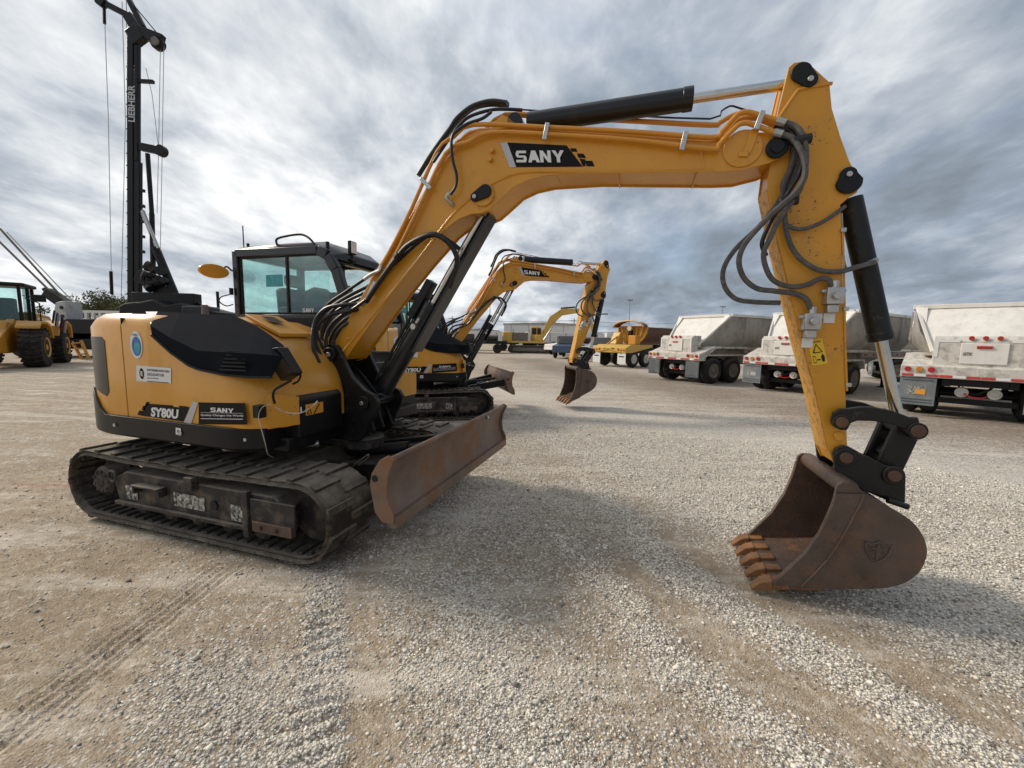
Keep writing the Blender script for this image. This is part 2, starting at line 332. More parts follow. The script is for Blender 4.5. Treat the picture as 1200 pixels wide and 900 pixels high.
for sgn in(-1,1):
    yo,yi=sgn*1.086,sgn*.636; a,b=min(yo,yi),max(yo,yi); track(a,b)
    mb=MB().prism([(-.80,.18),(.95,.18),(.95,.36),(.86,.44),(-.70,.44),(-.86,.36)],yo*.965 if sgn<0 else yi*1.05,yi*1.05 if sgn<0 else yo*.965)
    fr=P_('static','track_frame',mb,FRM,.012)
    yf=yo*.965+sgn*.004
    def fb(x0,x1,z0,z1,d=.02,m=FRM,name='frame_plate',bv=.004): 
        ya,yb=sorted((yf,yf+sgn*d)); return P_('static',name,MB().box(x0,x1,ya,yb,z0,z1),m,bv,parent=fr)
    fb(-.80,.62,.165,.195,.03); fb(.60,.65,.12,.46,.035); fb(.66,1.06,.235,.41,.02); fb(.70,1.05,.185,.26,.045,RUSTB,'bolt_plate')
    for x in(.78,.92): P_('static','bolt',MB().cyl((x,yf+sgn*.04,.222),(x,yf+sgn*.06,.222),.016,8),RUST,parent=fr)
    fb(-.52,-.22,.36,.375,.07); fb(-.52,-.50,.30,.37,.06); fb(-.24,-.22,.30,.37,.06)      # step
    fb(.05,.13,.40,.50,.05); P_('static','grease_hole',MB().cyl((.29,yf,.30),(.29,yf+sgn*.012,.30),.035,14),BLKF,parent=fr)
    P_('static','tow_ring',MB().tube([(-.80+.04*math.cos(k*math.pi/6),yf+sgn*.03,.40+.045*math.sin(k*math.pi/6)) for k in range(13)],.010,6,0),FRM,parent=fr)
    for x0,x1,z0,z1 in((-.70,-.56,.215,.33),(-.14,.19,.235,.345),(.45,.58,.21,.33)): P_('static','worn_label',quad([(x0,yf+sgn*.003,z0),(x1,yf+sgn*.003,z0),(x1,yf+sgn*.003,z1),(x0,yf+sgn*.003,z1)]),WORN,parent=fr)
    # sprocket with motor cover at the rear, idler at the front, rollers between
    ym=(yo+yi)/2; sp=MB(); pf=[]
    for k in range(44):
        r_=.215 if k%2 else .19; pf.append((-1.08+r_*math.cos(2*math.pi*k/44),.30+r_*math.sin(2*math.pi*k/44)))
    sp.prism(pf,ym-.03,ym+.03); s0=P_('static','sprocket',sp,FRM)
    P_('static','motor_cover',MB().lathe([(0,.0),(0,.13),(.10*sgn,.125),(.125*sgn,.10),(.13*sgn,.045),(.14*sgn,.04),(.14*sgn,0.001)],28,(-1.08,ym+sgn*.03,.30)),FRM,parent=s0)
    for k in range(9): P_('static','bolt',MB().cyl((-1.08+.085*math.cos(k*.698),ym+sgn*.13,.30+.085*math.sin(k*.698)),(-1.08+.085*math.cos(k*.698),ym+sgn*.165,.30+.085*math.sin(k*.698)),.012,6),FRM,parent=s0)
    P_('static','idler_wheel',MB().lathe([(-.05,.0),(-.05,.20),(-.02,.215),(-.02,.235),(.02,.235),(.02,.215),(.05,.2),(.05,0.001)],28,(1.09,ym,.30)),FRM)
    for x in(-.62,-.30,.02,.34,.66): P_('static','track_roller',MB().lathe([(-.14,0),(-.14,.06),(-.12,.085),(-.06,.085),(-.05,.065),(.05,.065),(.06,.085),(.12,.085),(.14,.06),(.14,.001)],18,(x,ym,.135)),FRM)
    P_('static','top_roller',MB().cyl((0.09,ym-.1,.50),(0.09,ym+.1,.50),.05,14),FRM)
# ---- undercarriage centre, swing ring
P_('static','car_body',MB().prism([(-.62,.30),(.62,.30),(.70,.40),(.58,.56),(-.58,.56),(-.70,.42)],-.62,.62),FRM,.02)
P_('static','swing_ring',MB().lathe([(0,0),(0,.46),(.06,.48),(.14,.48),(.2,.46),(.2,.001)],40,(0,0,0)).xf(Matrix.Translation((0,0,.55))@Matrix.Rotation(math.pi/2,4,'X')),FRM)
# ---- dozer blade and its arms
BX,BZ,BH=1.86,.43,.40; W2=1.10
prof=[(0,0),(-.035,.05),(-.065,.13),(-.075,.21),(-.062,.30),(-.02,.385)]
mb=MB(); mb.loft([[(BX+x,y,BZ+z) for x,z in prof]+[(BX+x-.022,y,BZ+z) for x,z in reversed(prof)] for y in(-W2+.012,W2-.012)])
bl=P_('blade','dozer_blade',mb,BRUST,0)
for s_ in(-1,1):
    y=s_*W2; P_('blade','side_plate',MB().prism([(BX+.004,BZ-.01),(BX+.002,BZ+.06),(BX-.035,BZ+.13),(BX-.045,BZ+.22),(BX-.03,BZ+.31),(BX+.012,BZ+.40),(BX-.03,BZ+.425),(BX-.09,BZ+.39),(BX-.15,BZ+.30),(BX-.165,BZ+.22),(BX-.13,BZ+.05),(BX-.08,BZ-.005)],min(y,y-s_*.016),max(y,y-s_*.016)),BRUST,.003,parent=bl)
    P_('blade','lifting_eye',MB().cyl((BX-.125,y+s_*.001,BZ+.27),(BX-.125,y+s_*.003,BZ+.27),.022,14),BLKF,parent=bl)
P_('blade','cutting_edge',MB().box(BX-.03,BX+.012,-W2+.018,W2-.018,BZ-.045,BZ+.03).xf(Matrix.Identity(4)),BRUST,.004,parent=bl)
P_('blade','top_lip',MB().cyl((BX-.030,-W2+.017,BZ+.392),(BX-.030,W2-.017,BZ+.392),.018,12),BRUST,parent=bl)
P_('blade','bolt_head',MB().cyl((BX-.03,.55,BZ+.36),(BX-.005,.55,BZ+.37),.018,8),STEEL,parent=bl)
for s_ in(-1,1):
    P_('blade','push_arm',MB().obox((.55,s_*.34,.40),(BX-.08,s_*.62,BZ+.16),.09,.14),BLKW,.01)
P_('blade','cross_plate',MB().prism([(.75,.42),(1.50,.54),(1.50,.57),(.75,.45)],-.45,.45),BLKW,.004)
P_('blade','lift_cylinder',MB().cyl((.55,0,.46),(1.3,0,.58),.055,16).cyl((1.3,0,.58),(1.72,0,.62),.028,12),BLKW)
P_('blade','grab_loop',MB().tube([(1.071,-0.620,0.465),(1.138,-0.620,0.528),(1.219,-0.620,0.599),(1.298,-0.620,0.661),(1.329,-0.620,0.678),(1.313,-0.620,0.643),(1.234,-0.620,0.587)],.007,6,3),FRM)
# ---- upper structure: dark counterweight / skirt, body shells lofted along x
def sup(x,w,x0,xr):      # half width with a rounded rear corner
    if x>=x0: return w
    t=min(1,(x0-x)/(x0-xr)); return w*(1-t**3.4)**(1/3.4)
def shell(xs,yr,yl,zb,zt,ch=.09,chz=.10,big=lambda x:0):
    rings=[]
    for x in xs:
        a,b,t,z0=yr(x),yl(x),zt(x),zb(x); c=min(ch,max(.002,(b-a)/2*.5)); cz=chz*min(1,(t-z0)/.3); bg=big(x); cr,crz=c+.17*bg,cz+.22*bg*min(1,(t-z0)/.5)
        rings.append([(x,a,z0),(x,a,t-crz),(x,a+cr*.38,t-crz*.42),(x,a+cr,t),(x,(a+b)/2,t+.025),(x,b-c,t),(x,b-c*.35,t-cz*.35),(x,b,t-cz),(x,b,z0)])
    return MB().loft(rings)
XR=-1.41
rearxs=[XR+.004,XR+.012,XR+.03,XR+.06,XR+.10,XR+.15,XR+.21,XR+.29,XR+.38,XR+.48,XR+.6,-.69,-.592]
hw=lambda x: sup(x,1.055,-.55,XR)
P_('static','rear_hood',shell(rearxs,lambda x:-hw(x),hw,lambda x:.905,lambda x:1.69+.03*min(1,(x-XR)/.5)),YEL,.004,sharp=40)
def wt(x): 
    P=[(-.6,1.715),(-.2,1.70),(.05,1.69),(.30,1.62),(.50,1.53),(.66,1.40),(.78,1.24),(.845,1.10)]
    for (a,b),(c,d) in zip(P,P[1:]):
        if x<=c: return b+(d-b)*max(0,(x-a))/(c-a)
    return 1.10
sidexs=[-.584,-.45,-.3,-.2,-.05,.05,.18,.30,.40,.50,.58,.66,.71,.755,.79,.815,.83]
def sy(x): return -1.055 if x<.55 else -1.055+.17*((x-.55)/.28)**2
sb=P_('static','side_body',shell(sidexs,sy,lambda x:.10 if x<.45 else .10-1.0*(x-.45),lambda x:.905,wt,.07,.09,big=lambda x:min(1,max(0,(x+.25)/.12))*min(1,max(0,(.80-x)/.15))),YEL,.004,sharp=40)
P_('static','left_body',shell([-.584,-.3,.2,.6,.75],lambda x:.14,lambda x:1.055,lambda x:.905,lambda x:1.16,.03,.03),YEL,.004)
sk=[XR-.008,XR+.004,XR+.03,XR+.07,XR+.13,XR+.2,XR+.28,-1.0,-.93,-.85,-.6,-.2,.2,.5,.58,.66,.72]
def skw(x): return sup(x,1.075,-.55,XR-.012)
def skt(x): return 1.10 if x<-1.08 else (1.10-.195*(x+1.08)/.20 if x<-.88 else .905)
rings=[]
for x in sk:
    w=skw(x); wr=w if x<.5 else w-.10*((x-.5)/.22)**1.5; rings.append([(x,-wr*.97,.735),(x,-wr,.76),(x,-wr,skt(x)),(x,-wr+.03,skt(x)+.0),(x,w-.03,skt(x)),(x,w,skt(x)),(x,w,.76),(x,w*.97,.735)])
ct=P_('static','counterweight_skirt',MB().loft(rings),BLK,.004,sharp=30)
for px,r_ in(((-.72,.83),.014),((.02,.83),.018),((.66,.84),.012)): P_('static','bolt',MB().cyl((px[0],-1.079,px[1]),(px[0],-1.084,px[1]),r_,12),SIL,parent=ct)
P_('static','floor_deck',MB().box(-.9,.80,-.85,.98,.70,.80),BLK,.01)
# rear corner grille, door seam, pale chamfer strip
def onrear(x,z,off=.004): return (x,-hw(x)-off,z)
xs=[-1.27,-1.20,-1.12,-1.04,-.96,-.90,-.84,-.80]
def gz(i,top): 
    t=i/(len(xs)-1); return (1.54-.01*(1 if i>0 else 4)-.03*(1 if i==len(xs)-1 else 0)) if top else 1.17-.13*t**.7+(.05 if i==len(xs)-1 else 0)
gr=P_('static','rear_grille',MB().loft([[onrear(x,gz(i,0)),onrear(x,gz(i,1)),onrear(x,gz(i,1),-.03),onrear(x,gz(i,0),-.03)] for i,x in enumerate(xs)]),BLKG)
for k in range(0):
    z=1.12+.034*k; P_('static','grille_slat',MB().tube([onrear(x,z,.006) for x in(-1.22,-1.1,-.97,-.84)],.005,5,2),BLKF,parent=gr)
# glossy black side cover, faceted
Lo=[(-0.231,-1.062,1.557),(-0.044,-1.062,1.435),(0.132,-1.062,1.347),(0.232,-1.062,1.320),(0.471,-1.062,1.293),(0.707,-1.062,1.286),(0.887,-1.040,1.292)]
Cr=[(-0.203,-1.085,1.626),(-0.004,-1.092,1.541),(0.289,-1.105,1.451),(0.444,-1.105,1.449),(0.749,-1.100,1.446),(0.888,-1.040,1.437),(0.905,-0.960,1.423)]
Up=[(-0.445,-0.880,1.709),(-0.186,-0.880,1.700),(0.087,-0.860,1.688),(0.324,-0.840,1.681),(0.506,-0.820,1.610),(0.650,-0.820,1.536),(0.798,-0.850,1.465)]
Up=[(x,y,z+.030) for x,y,z in Up]
Lo=[(x,y,z) for x,y,z in Lo]
Bk=[(x,-.95,min(z,1.62)) for x,y,z in Lo]
cov=P_('static','side_cover',MB().loft([Lo,Cr,Up,[(x,y,z-.08) for x,y,z in Up]],cap=False,closed=False),COV,.0,sharp=12)
P_('static','cover_tip_glint',MB().add([Lo[0],Cr[0],Up[0],(Up[0][0]-.055,-.93,Up[0][2]-.004),(Cr[0][0]-.025,-1.064,Cr[0][2]+.0)],[(0,1,4),(1,2,3,4)]),SIL,parent=cov)  # silver facet painted for the light reflecting off the cover's rear tip
P_('static','cover_trim',MB().tube([(x,y-.003,z-.006) for x,y,z in Lo],.009,6,0),BLKF,parent=cov)
for k in range(6):
    z=1.325+k*.026; P_('static','vent_slat',MB().obox((.47+.02*k,-1.088-.002*k,z),(.70,-1.075+.0*k,z),.012,.010),BLKF,parent=cov)
# fuel cap, tank plate on the slope
P_('static','beacon_post',MB().cyl((-.10,-.75,1.70),(-.10,-.75,1.80),.028,14,.022),RIM)
P_('static','tank_filler_plate',MB().add([(.16,-.62,1.705),(.52,-.62,1.555),(.52,-.30,1.555),(.16,-.30,1.705),(.16,-.62,1.74),(.52,-.62,1.585),(.52,-.30,1.585),(.16,-.30,1.74)],[(3,2,1,0),(4,5,6,7),(0,1,5,4),(1,2,6,5),(2,3,7,6),(3,0,4,7)]),YEL,.006)
P_('static','filler_lock',MB().add([(.24,-.54,1.712),(.36,-.54,1.662),(.36,-.42,1.662),(.24,-.42,1.712)],[(0,1,2,3)]).xf(Matrix.Translation((0,0,.012))),BLKF)
# door seam lines and latch
P_('static','door_seam',MB().box(-.590,-.586,-1.052,.9,.91,1.68),BLKF)
P_('static','latch',MB().box(-.06,.0,-1.062,-1.05,1.02,1.035),YEL,.003)
# black tool box face in front with warning label, lamp
tb=P_('static','tool_box',MB().prism([(.60,.80),(.86,.80),(.86,1.09),(.80,1.16),(.60,1.16)],-.80,-.34),BLK,.012)
P_('static','front_corner_panel',MB().add([(.785,-1.01,.91),(.865,-.80,.91),(.865,-.80,1.12),(.785,-1.01,1.17),(.70,-.8,.91),(.70,-.8,1.12)],[(0,1,2,3),(0,3,5,4),(3,2,5),(1,0,4)]),YEL,.003)
P_('static','warning_label',quad([(.8635,-.74,.965),(.8635,-.56,.965),(.8635,-.56,1.05),(.8635,-.74,1.05)]),LORG,parent=tb)
P_('static','warning_triangle',MB().tube([(.866,-.725,.975),(.866,-.685,.975),(.866,-.705,1.03),(.866,-.725,.975)],.004,4,0),BLKF,parent=tb)
P_('static','warning_mark',MB().obox((.866,-.66,.97),(.866,-.60,1.04),.003,.008),BLKF,parent=tb)
P_('static','marker',quad([(.8635,-.80+.01,1.0),(.8635,-.775,1.0),(.8635,-.775,1.04),(.8635,-.79,1.04)]),WHT,parent=tb)
# side decals
yd=-1.0585
def D(g,name,pts,m,y,parent=None): 
    return P_(g,name,MB().add([(x,y,z) for x,z in pts],[tuple(range(len(pts)))]),m,parent=parent)
dk=D('static','name_stripe',[(-0.365,1.024),(0.061,1.033),(0.105,1.027),(0.032,0.915),(-0.435,0.925)],DBLK,yd,sb)
D('static','silver_slash',[(0.145,1.077),(0.200,1.071),(0.111,0.902),(0.036,0.910)],SIL,yd-.001,sb)
D('static','slogan_panel',[(0.203,1.071),(0.651,1.095),(0.664,0.944),(0.188,0.908)],DBLK,yd,sb)
for q in([(-0.358,1.038),(-0.324,1.040),(-0.342,1.012),(-0.376,1.010)],[(-0.401,1.005),(-0.362,1.008),(-0.380,0.973),(-0.420,0.970)],[(-0.450,0.964),(-0.406,0.964),(-0.430,0.925),(-0.474,0.929)]): D('static','check_square',q,DBLK,yd,sb)
def TX(g,s_,ll,lr,ul,y,m,parent,bold=.0,name='lettering'):   # lower-left, lower-right, upper-left in (x,z)
    r_=Vector((lr[0]-ll[0],0,lr[1]-ll[1])); u_=Vector((ul[0]-ll[0],0,ul[1]-ll[1]))
    return T_(g,parent,s_,(ll[0],y,ll[1]),tuple(r_.normalized()),tuple(u_.normalized()),r_.length,u_.length,m,bold=bold,name=name)
def TXq(g,s_,q,y,m,parent,bold=.0): return TX(g,s_,q[0],q[1],q[2],y,m,parent,bold)
TXq('static','SY80U',[(-0.318,0.927),(-0.021,0.930),(-0.305,1.002)],yd-.002,WHT,sb,.045)
q=[(0.319,1.010),(0.542,1.017),(0.321,1.042)]; wordmark(q[0],q[1],q[2],yd-.002,WHT,sb)
TXq('static','Quality Changes the World',[(0.217,0.968),(0.628,0.993),(0.219,0.987)],yd-.002,WHT,sb,.015)
D('static','white_line',[(0.215,0.950),(0.626,0.977),(0.627,0.982),(0.216,0.954)],WHT,yd-.002,sb)
D('static','white_line',[(0.219,0.996),(0.630,1.020),(0.630,1.023),(0.220,0.999)],SIL,yd-.002,sb)
# stickers
c0=[(-0.419,1.476)][0]
def disc(g,name,c,rx,rz,y,m,parent,n=28,th=0): return D(g,name,[(c[0]+rx*math.cos(2*math.pi*k/n),c[1]+rz*math.sin(2*math.pi*k/n)) for k in range(n)],m,y,parent)
disc('static','round_sticker',c0,.068,.105,yd-.0005,WHT,sb); disc('static','round_sticker_picture',(c0[0]+.003,c0[1]-.012),.052,.075,yd-.0015,BLU,sb)
disc('static','round_sticker_wave',(c0[0]+.012,c0[1]-.02),.035,.045,yd-.0025,TEAL,sb)
TX('static','FAMILY',(c0[0]-.035,c0[1]+.068),(c0[0]+.035,c0[1]+.066),(c0[0]-.035,c0[1]+.085),yd-.0015,BLU,sb,.01)
D('static','dealer_sticker',[(-0.436,1.319),(-0.058,1.311),(-0.070,1.195),(-0.451,1.196)],WHT,yd-.0005,sb)
c1=[(-0.382,1.256)][0]; disc('static','dealer_logo',c1,.026,.042,yd-.0015,DBLK,sb)
TX('static','IE',(c1[0]-.013,c1[1]-.018),(c1[0]+.013,c1[1]-.020),(c1[0]-.013,c1[1]+.020),yd-.0025,WHT,sb,.03)
TXq('static','INTERMOUNTAIN',[(-0.316,1.279),(-0.080,1.276),(-0.314,1.297)],yd-.0015,DBLK,sb,.02)
TXq('static','EXCAVATOR',[(-0.320,1.244),(-0.138,1.243),(-0.317,1.265)],yd-.0015,DBLK,sb,.02)
TXq('static','Sales and Rentals',[(-0.322,1.221),(-0.200,1.222),(-0.321,1.232)],yd-.0015,DBLK,sb,.005)
D('static','sticker_line',[(-0.330,1.198),(-0.093,1.197),(-0.092,1.202),(-0.329,1.203)],DBLK,yd-.0015,sb)
D('static','small_label',[(-0.023,0.869),(0.031,0.867),(0.026,0.815),(-0.028,0.817)],WHT,-1.0795,ct)
TX('static','8',tuple([(-0.012,0.828)][0]),tuple([(0.012,0.828)][0]),tuple([(-0.010,0.854)][0]),-1.0805,DBLK,ct,.01)
# right mirror, its arm, hose loops at the front corner
mi=P_('static','folding_mirror',MB().add([(x,y,z) for x,y,z in [(0.669,-0.930,1.457),(0.881,-0.990,1.491),(0.950,-0.930,1.310),(0.786,-0.880,1.237)]]+[(x+.05,y+.05,z) for x,y,z in [(0.669,-0.930,1.457),(0.881,-0.990,1.491),(0.950,-0.930,1.310),(0.786,-0.880,1.237)]],[(0,1,2,3),(7,6,5,4),(0,4,5,1),(1,5,6,2),(2,6,7,3),(3,7,4,0)]),BLKG,.01)
P_('static','mirror_arm',MB().tube([(0.826,-0.900,1.431),(0.885,-0.900,1.384),(0.924,-0.880,1.348),(0.937,-0.850,1.297),(0.909,-0.840,1.246),(0.874,-0.860,1.221)],.008,6,4),BLK)
P_('static','grab_handle',MB().tube([(0.901,-0.900,1.251),(0.922,-1.000,1.226),(0.915,-1.050,1.202),(0.908,-1.060,1.162),(0.909,-1.050,1.108)],.009,7,3),BLK)
P_('static','socket_block',MB().box(.74,.80,-1.08,-1.02,1.00,1.09),BLK,.006)
P_('static','white_cable',MB().tube([(0.913,-1.080,1.112),(0.848,-1.090,1.086),(0.806,-1.090,1.019),(0.824,-1.090,0.937),(0.843,-1.080,0.830),(0.827,-1.050,0.748),(0.816,-1.000,0.708)],.0032,5,5),STEEL)
P_('static','thin_cable',MB().tube([(0.919,-1.060,1.086),(0.949,-1.000,1.043),(1.024,-0.950,1.034),(1.082,-0.900,1.079),(1.081,-0.850,1.108)],.004,5,5),STEEL)
# swing post on the frame, swing bracket, steel step tube
P_('static','swing_post',MB().cyl((.86,-.05,.56),(.86,-.05,.66),.17,24).cyl((.86,-.05,.84),(.86,-.05,.93),.15,24).box(.45,.86,-.20,.10,.58,.64).box(.45,.86,-.18,.08,.85,.92),FRM,.01)
P_('static','kingpin',MB().cyl((.86,-.05,.57),(.86,-.05,.97),.07,18),FRM)
P_('static','step_tube',MB().cyl((.25,-.93,.70),(.80,-.55,.70),.028,14),STEEL)
brk=[(.60,1.40),(.62,1.47),(.68,1.505),(.75,1.49),(.79,1.43),(.84,1.33),(.90,1.22),(1.02,1.12),(1.12,1.08),(1.16,1.02),(1.14,.94),(1.08,.86),(1.03,.72),(.95,.66),(.80,.66),(.74,.80),(.74,.95),(.62,1.10),(.58,1.25)]
for a,b in((-.262,-.215),(.115,.162)): P_('static','swing_bracket_plate',MB().prism(brk,a,b),BLKW,.008)
P_('static','swing_bracket_web',MB().prism([(.62,1.12),(.74,1.02),(.80,.70),(.95,.70),(1.00,.84),(.84,1.10),(.70,1.24),(.62,1.25)],-.214,.114),BLKW,.01)
def pin(g,c,y0,y1,r_,m=BLKW,parent=None,name='pin'): return P_(g,name,MB().cyl((c[0],y0,c[1]),(c[0],y1,c[1]),r_,20),m,.004,parent=parent)
FOOT=(.69,1.41); LB=(1.02,1.005); LT=(2.08,2.645); BTIP=(3.985,2.755); ATOP=(4.125,3.19); AR=(2.28,3.185)
pin('static',FOOT,-.29,.19,.062); pin('static',FOOT,-.30,-.285,.02,STEEL); pin('static',LB,-.29,.19,.06); pin('static',LB,-.30,-.285,.018,STEEL)
for y in(-.19,-.05,.09): P_('static','bracket_hose',MB().tube([(.55,y,1.3),(.70,y-.05,1.28),(.86,y-.03,1.10),(1.0,y,.9),(1.05,y+.02,.75)],.016,7,5),HOSE)
# ---- boom
bo=[(.60,1.42),(.63,1.36),(.69,1.335),(.79,1.37),(1.28,1.94),(1.52,2.19),(1.75,2.41),(1.87,2.485),(1.98,2.515),(2.06,2.515),(2.12,2.535),(2.175,2.575),(2.24,2.625),(2.31,2.68),(2.42,2.72),(2.56,2.738),(2.92,2.728),(3.66,2.655),(3.80,2.648),(3.95,2.675),(4.035,2.71),(4.06,2.76),(4.03,2.82),(3.96,2.855),(3.85,2.865),(3.6,2.845),(3.0,2.96),(2.5,3.055),(2.25,3.10),(2.03,3.105),(1.89,3.05),(1.78,2.95),(1.19,2.21),(.67,1.50)]
cx=sum(p[0] for p in bo)/len(bo)
def inset(p,d):
    n=len(p); o=[]; A=sum(p[i][0]*p[(i+1)%n][1]-p[(i+1)%n][0]*p[i][1] for i in range(n)); s_=1 if A>0 else -1
    for i in range(n):
        a,b,c=Vector(p[i-1]),Vector(p[i]),Vector(p[(i+1)%n]); e=(b-a).normalized(); f=(c-b).normalized(); nn=(Vector((-e.y,e.x))+Vector((-f.y,f.x))); nn.normalize(); k=d/max(.5,nn.dot(Vector((-e.y,e.x)))); o.append(tuple(b+nn*k*s_))
    return o
bm_=P_('boom','boom',MB().prism(inset(bo,.012),-.188,.088),YEL,.0)
for a,b in((-.2,-.187),(.087,.1)): P_('boom','boom_side_plate',MB().prism(bo,a,b),YEL,.003,parent=bm_)
# reinforcement ridge, bosses, caps
P_('boom','weld_ridge',MB().tube([(x,-.201,z) for x,z in [(0.685,1.434),(0.776,1.444),(1.278,1.950),(1.519,2.195),(1.687,2.378),(1.820,2.517),(1.948,2.615),(2.100,2.700),(2.233,2.749),(2.338,2.774),(2.491,2.771),(2.677,2.752),(2.915,2.726),(3.638,2.663)]],.010,6,2),YEL,parent=bm_)
for (x0,z0),(x1,z1) in (([(2.047,2.539),(2.004,2.629)]),([(3.594,2.662),(3.565,2.794)])): P_('boom','weld_bead',MB().tube([(x0,-.2015,z0),(x1,-.2015,z1)],.005,6,0),YEL,parent=bm_)
for xx in(2.62,3.05,3.55): P_('boom','weld_bead',MB().tube([(xx,-.185,2.748-.09*(xx-2.62)-.001),(xx,.085,2.748-.09*(xx-2.62)-.001)],.005,6,0),YEL,parent=bm_)
P_('boom','gusset',MB().tube([(x,-.201,z) for x,z in [(0.807,1.549),(0.878,1.557),(0.968,1.617)]],.006,6,1),YEL,parent=bm_)
def boss(g,c,r_,y,d,m,parent,name='pin_boss',n=24): return P_(g,name,MB().cyl((c[0],y,c[1]),(c[0],y-d,c[1]),r_,n),m,.003,parent=parent)
boss('boom',LT,.085,-.199,.02,YEL,bm_); boss('boom',(3.80,2.775),.11,-.199,.012,YEL,bm_); 
def cap(g,a,b,r1,r2,y,parent,bolt=None):
    a=Vector(a);b=Vector(b); pts=[]; ang=math.atan2((b-a).y,(b-a).x)
    for c,r_,s0 in((b,r2,ang-math.pi/2),(a,r1,ang+math.pi/2)):
        for k in range(9): w=s0+math.pi*k/8; pts.append((c.x+r_*math.cos(w),c.y+r_*math.sin(w)))
    o=P_(g,'pin_cap',MB().prism(pts,y-.018,y),BLK,.004,parent=parent)
    bb=b if bolt is None else Vector(bolt); P_(g,'cap_bolt',MB().cyl((bb.x,y-.018,bb.y),(bb.x,y-.030,bb.y),.016,12),STEEL,.003,parent=parent)
cap('boom',(2.10,2.66),(2.02,2.625),.05,.035,-.22,bm_)
P_('boom','pin_cap',MB().cyl((BTIP[0],-.205,BTIP[1]),(BTIP[0],-.228,BTIP[1]),.062,24).cyl((BTIP[0],-.226,BTIP[1]),(BTIP[0],-.236,BTIP[1]),.038,20),BLK,.004,parent=bm_)
# arm cylinder mount on the boom knee
for a,b in((-.12,-.10),(.0,.02)): P_('boom','cylinder_mount',MB().prism([(2.02,3.07),(2.12,3.19),(2.19,3.235),(2.25,3.20),(2.40,3.06)],a,b),YEL,.004,parent=bm_)
# decal
def Db(name,q,m,k=0): return D('boom',name,q,m,-.2025-k*.001,bm_)
dq=Db('boom_nameplate',[(2.252,2.995),(2.696,2.923),(2.814,2.770),(2.331,2.816)],DBLK); Db('silver_slash',[(2.206,2.995),(2.259,2.995),(2.331,2.816),(2.282,2.818)],SIL,1)
for q in([(2.720,2.901),(2.762,2.896),(2.775,2.872),(2.733,2.877)],[(2.769,2.862),(2.817,2.854),(2.835,2.824),(2.782,2.832)],[(2.827,2.808),(2.877,2.802),(2.896,2.764),(2.840,2.770)],[(2.788,2.826),(2.830,2.816),(2.832,2.771),(2.814,2.773)]): Db('check_square',q,DBLK)
q=[(2.333,2.848),(2.687,2.811),(2.322,2.929)]; wordmark(q[0],q[1],q[2],-.2045,WHT,bm_)
for a in((579,177),(576,186)):
    c=[(2.147,2.945),(2.134,2.884)][0 if a[0]==579 else 1]; P_('boom','weld_nut',MB().cyl((c[0],-.2,c[1]),(c[0],-.235,c[1]),.018,6),YEL,.002,parent=bm_)
# hard lines along the boom
lines=[
 [(x,-.236,z) for x,z in [(1.079,1.929),(1.207,2.078),(1.322,2.210),(1.543,2.571),(1.779,2.956),(1.968,3.016),(2.155,3.061),(2.676,2.977),(3.133,2.891),(3.611,2.779),(3.658,2.798),(3.698,2.844),(3.737,2.883),(3.768,2.906),(3.805,2.909),(3.839,2.895),(3.956,2.836)]],
 [(x,-.222,z) for x,z in [(1.131,2.082),(1.257,2.242),(1.474,2.581),(1.700,2.983),(1.843,3.076),(2.001,3.140),(2.532,3.054),(3.130,2.949),(3.608,2.856),(3.669,2.878),(3.718,2.932),(3.757,2.971),(3.794,2.978),(3.836,2.967),(3.968,2.909)]],
 [(1.02,-.13,2.045),(1.17,-.13,2.235),(1.75,-.13,2.985),(1.86,-.13,3.09),(2.02,-.14,3.135)]+[(x,-.17,z+.004) for x,z in [(2.539,3.043),(3.129,2.940),(3.626,2.841),(3.683,2.870),(3.738,2.924),(3.773,2.959),(3.858,2.958),(3.974,2.899)]],
 [(1.05,-.06,2.10),(1.17,-.06,2.255),(1.74,-.06,3.00),(1.85,-.05,3.12),(1.98,-.02,3.17)]+[(x,.02,z) for x,z in [(2.163,3.308),(2.621,3.225),(3.115,3.136),(3.630,3.043),(3.687,3.046),(3.747,3.076),(3.813,3.088),(3.925,3.047),(4.001,3.016)]],
 [(1.08,0,2.15),(1.17,0,2.265),(1.74,0,3.01),(1.84,.02,3.13),(1.96,.04,3.18)]+[(x,.05,z+.01) for x,z in [(2.139,3.301),(2.483,3.246),(3.114,3.136),(3.635,3.040),(3.692,3.049),(3.753,3.079),(3.818,3.092),(3.933,3.044),(4.009,3.013)]]]
for i,l in enumerate(lines): P_('boom','hydraulic_pipe',MB().tube(l,.0155 if i<3 else .0145,10,3),PIPE,parent=bm_)
P_('boom','thin_line',MB().tube([(x,.03,z+.02) for x,z in [(2.117,3.345),(2.618,3.245),(3.114,3.155),(3.630,3.064),(3.696,3.104),(3.745,3.129),(3.798,3.111),(3.953,3.037)]],.006,6,2),HOSE,parent=bm_)
for q in([(1.336,3.249),(1.371,3.263)],): pass
for (a,b) in ((0,0),): pass
def clamp(px,dx=0): 
    (x0,z0),(x1,z1)=px; P_('boom','pipe_clamp',MB().obox((x0,-.252,z0),(x1,-.252,z1),.030,.016,(0,1,0)),STEEL,.003,parent=bm_)
clamp([(2.569,3.064),(2.548,2.955)]); clamp([(3.464,2.896),(3.445,2.786)]); clamp([(3.885,2.959),(3.856,2.857)]); clamp([(1.663,2.709),(1.575,2.793)]); clamp([(1.064,1.878),(1.150,2.023)])
P_('boom','pipe_clamp',MB().obox(*[(2.531,-0.020,3.256),(2.520,-0.020,3.198)],.03,.05,(0,1,0)),STEEL,.003,parent=bm_)
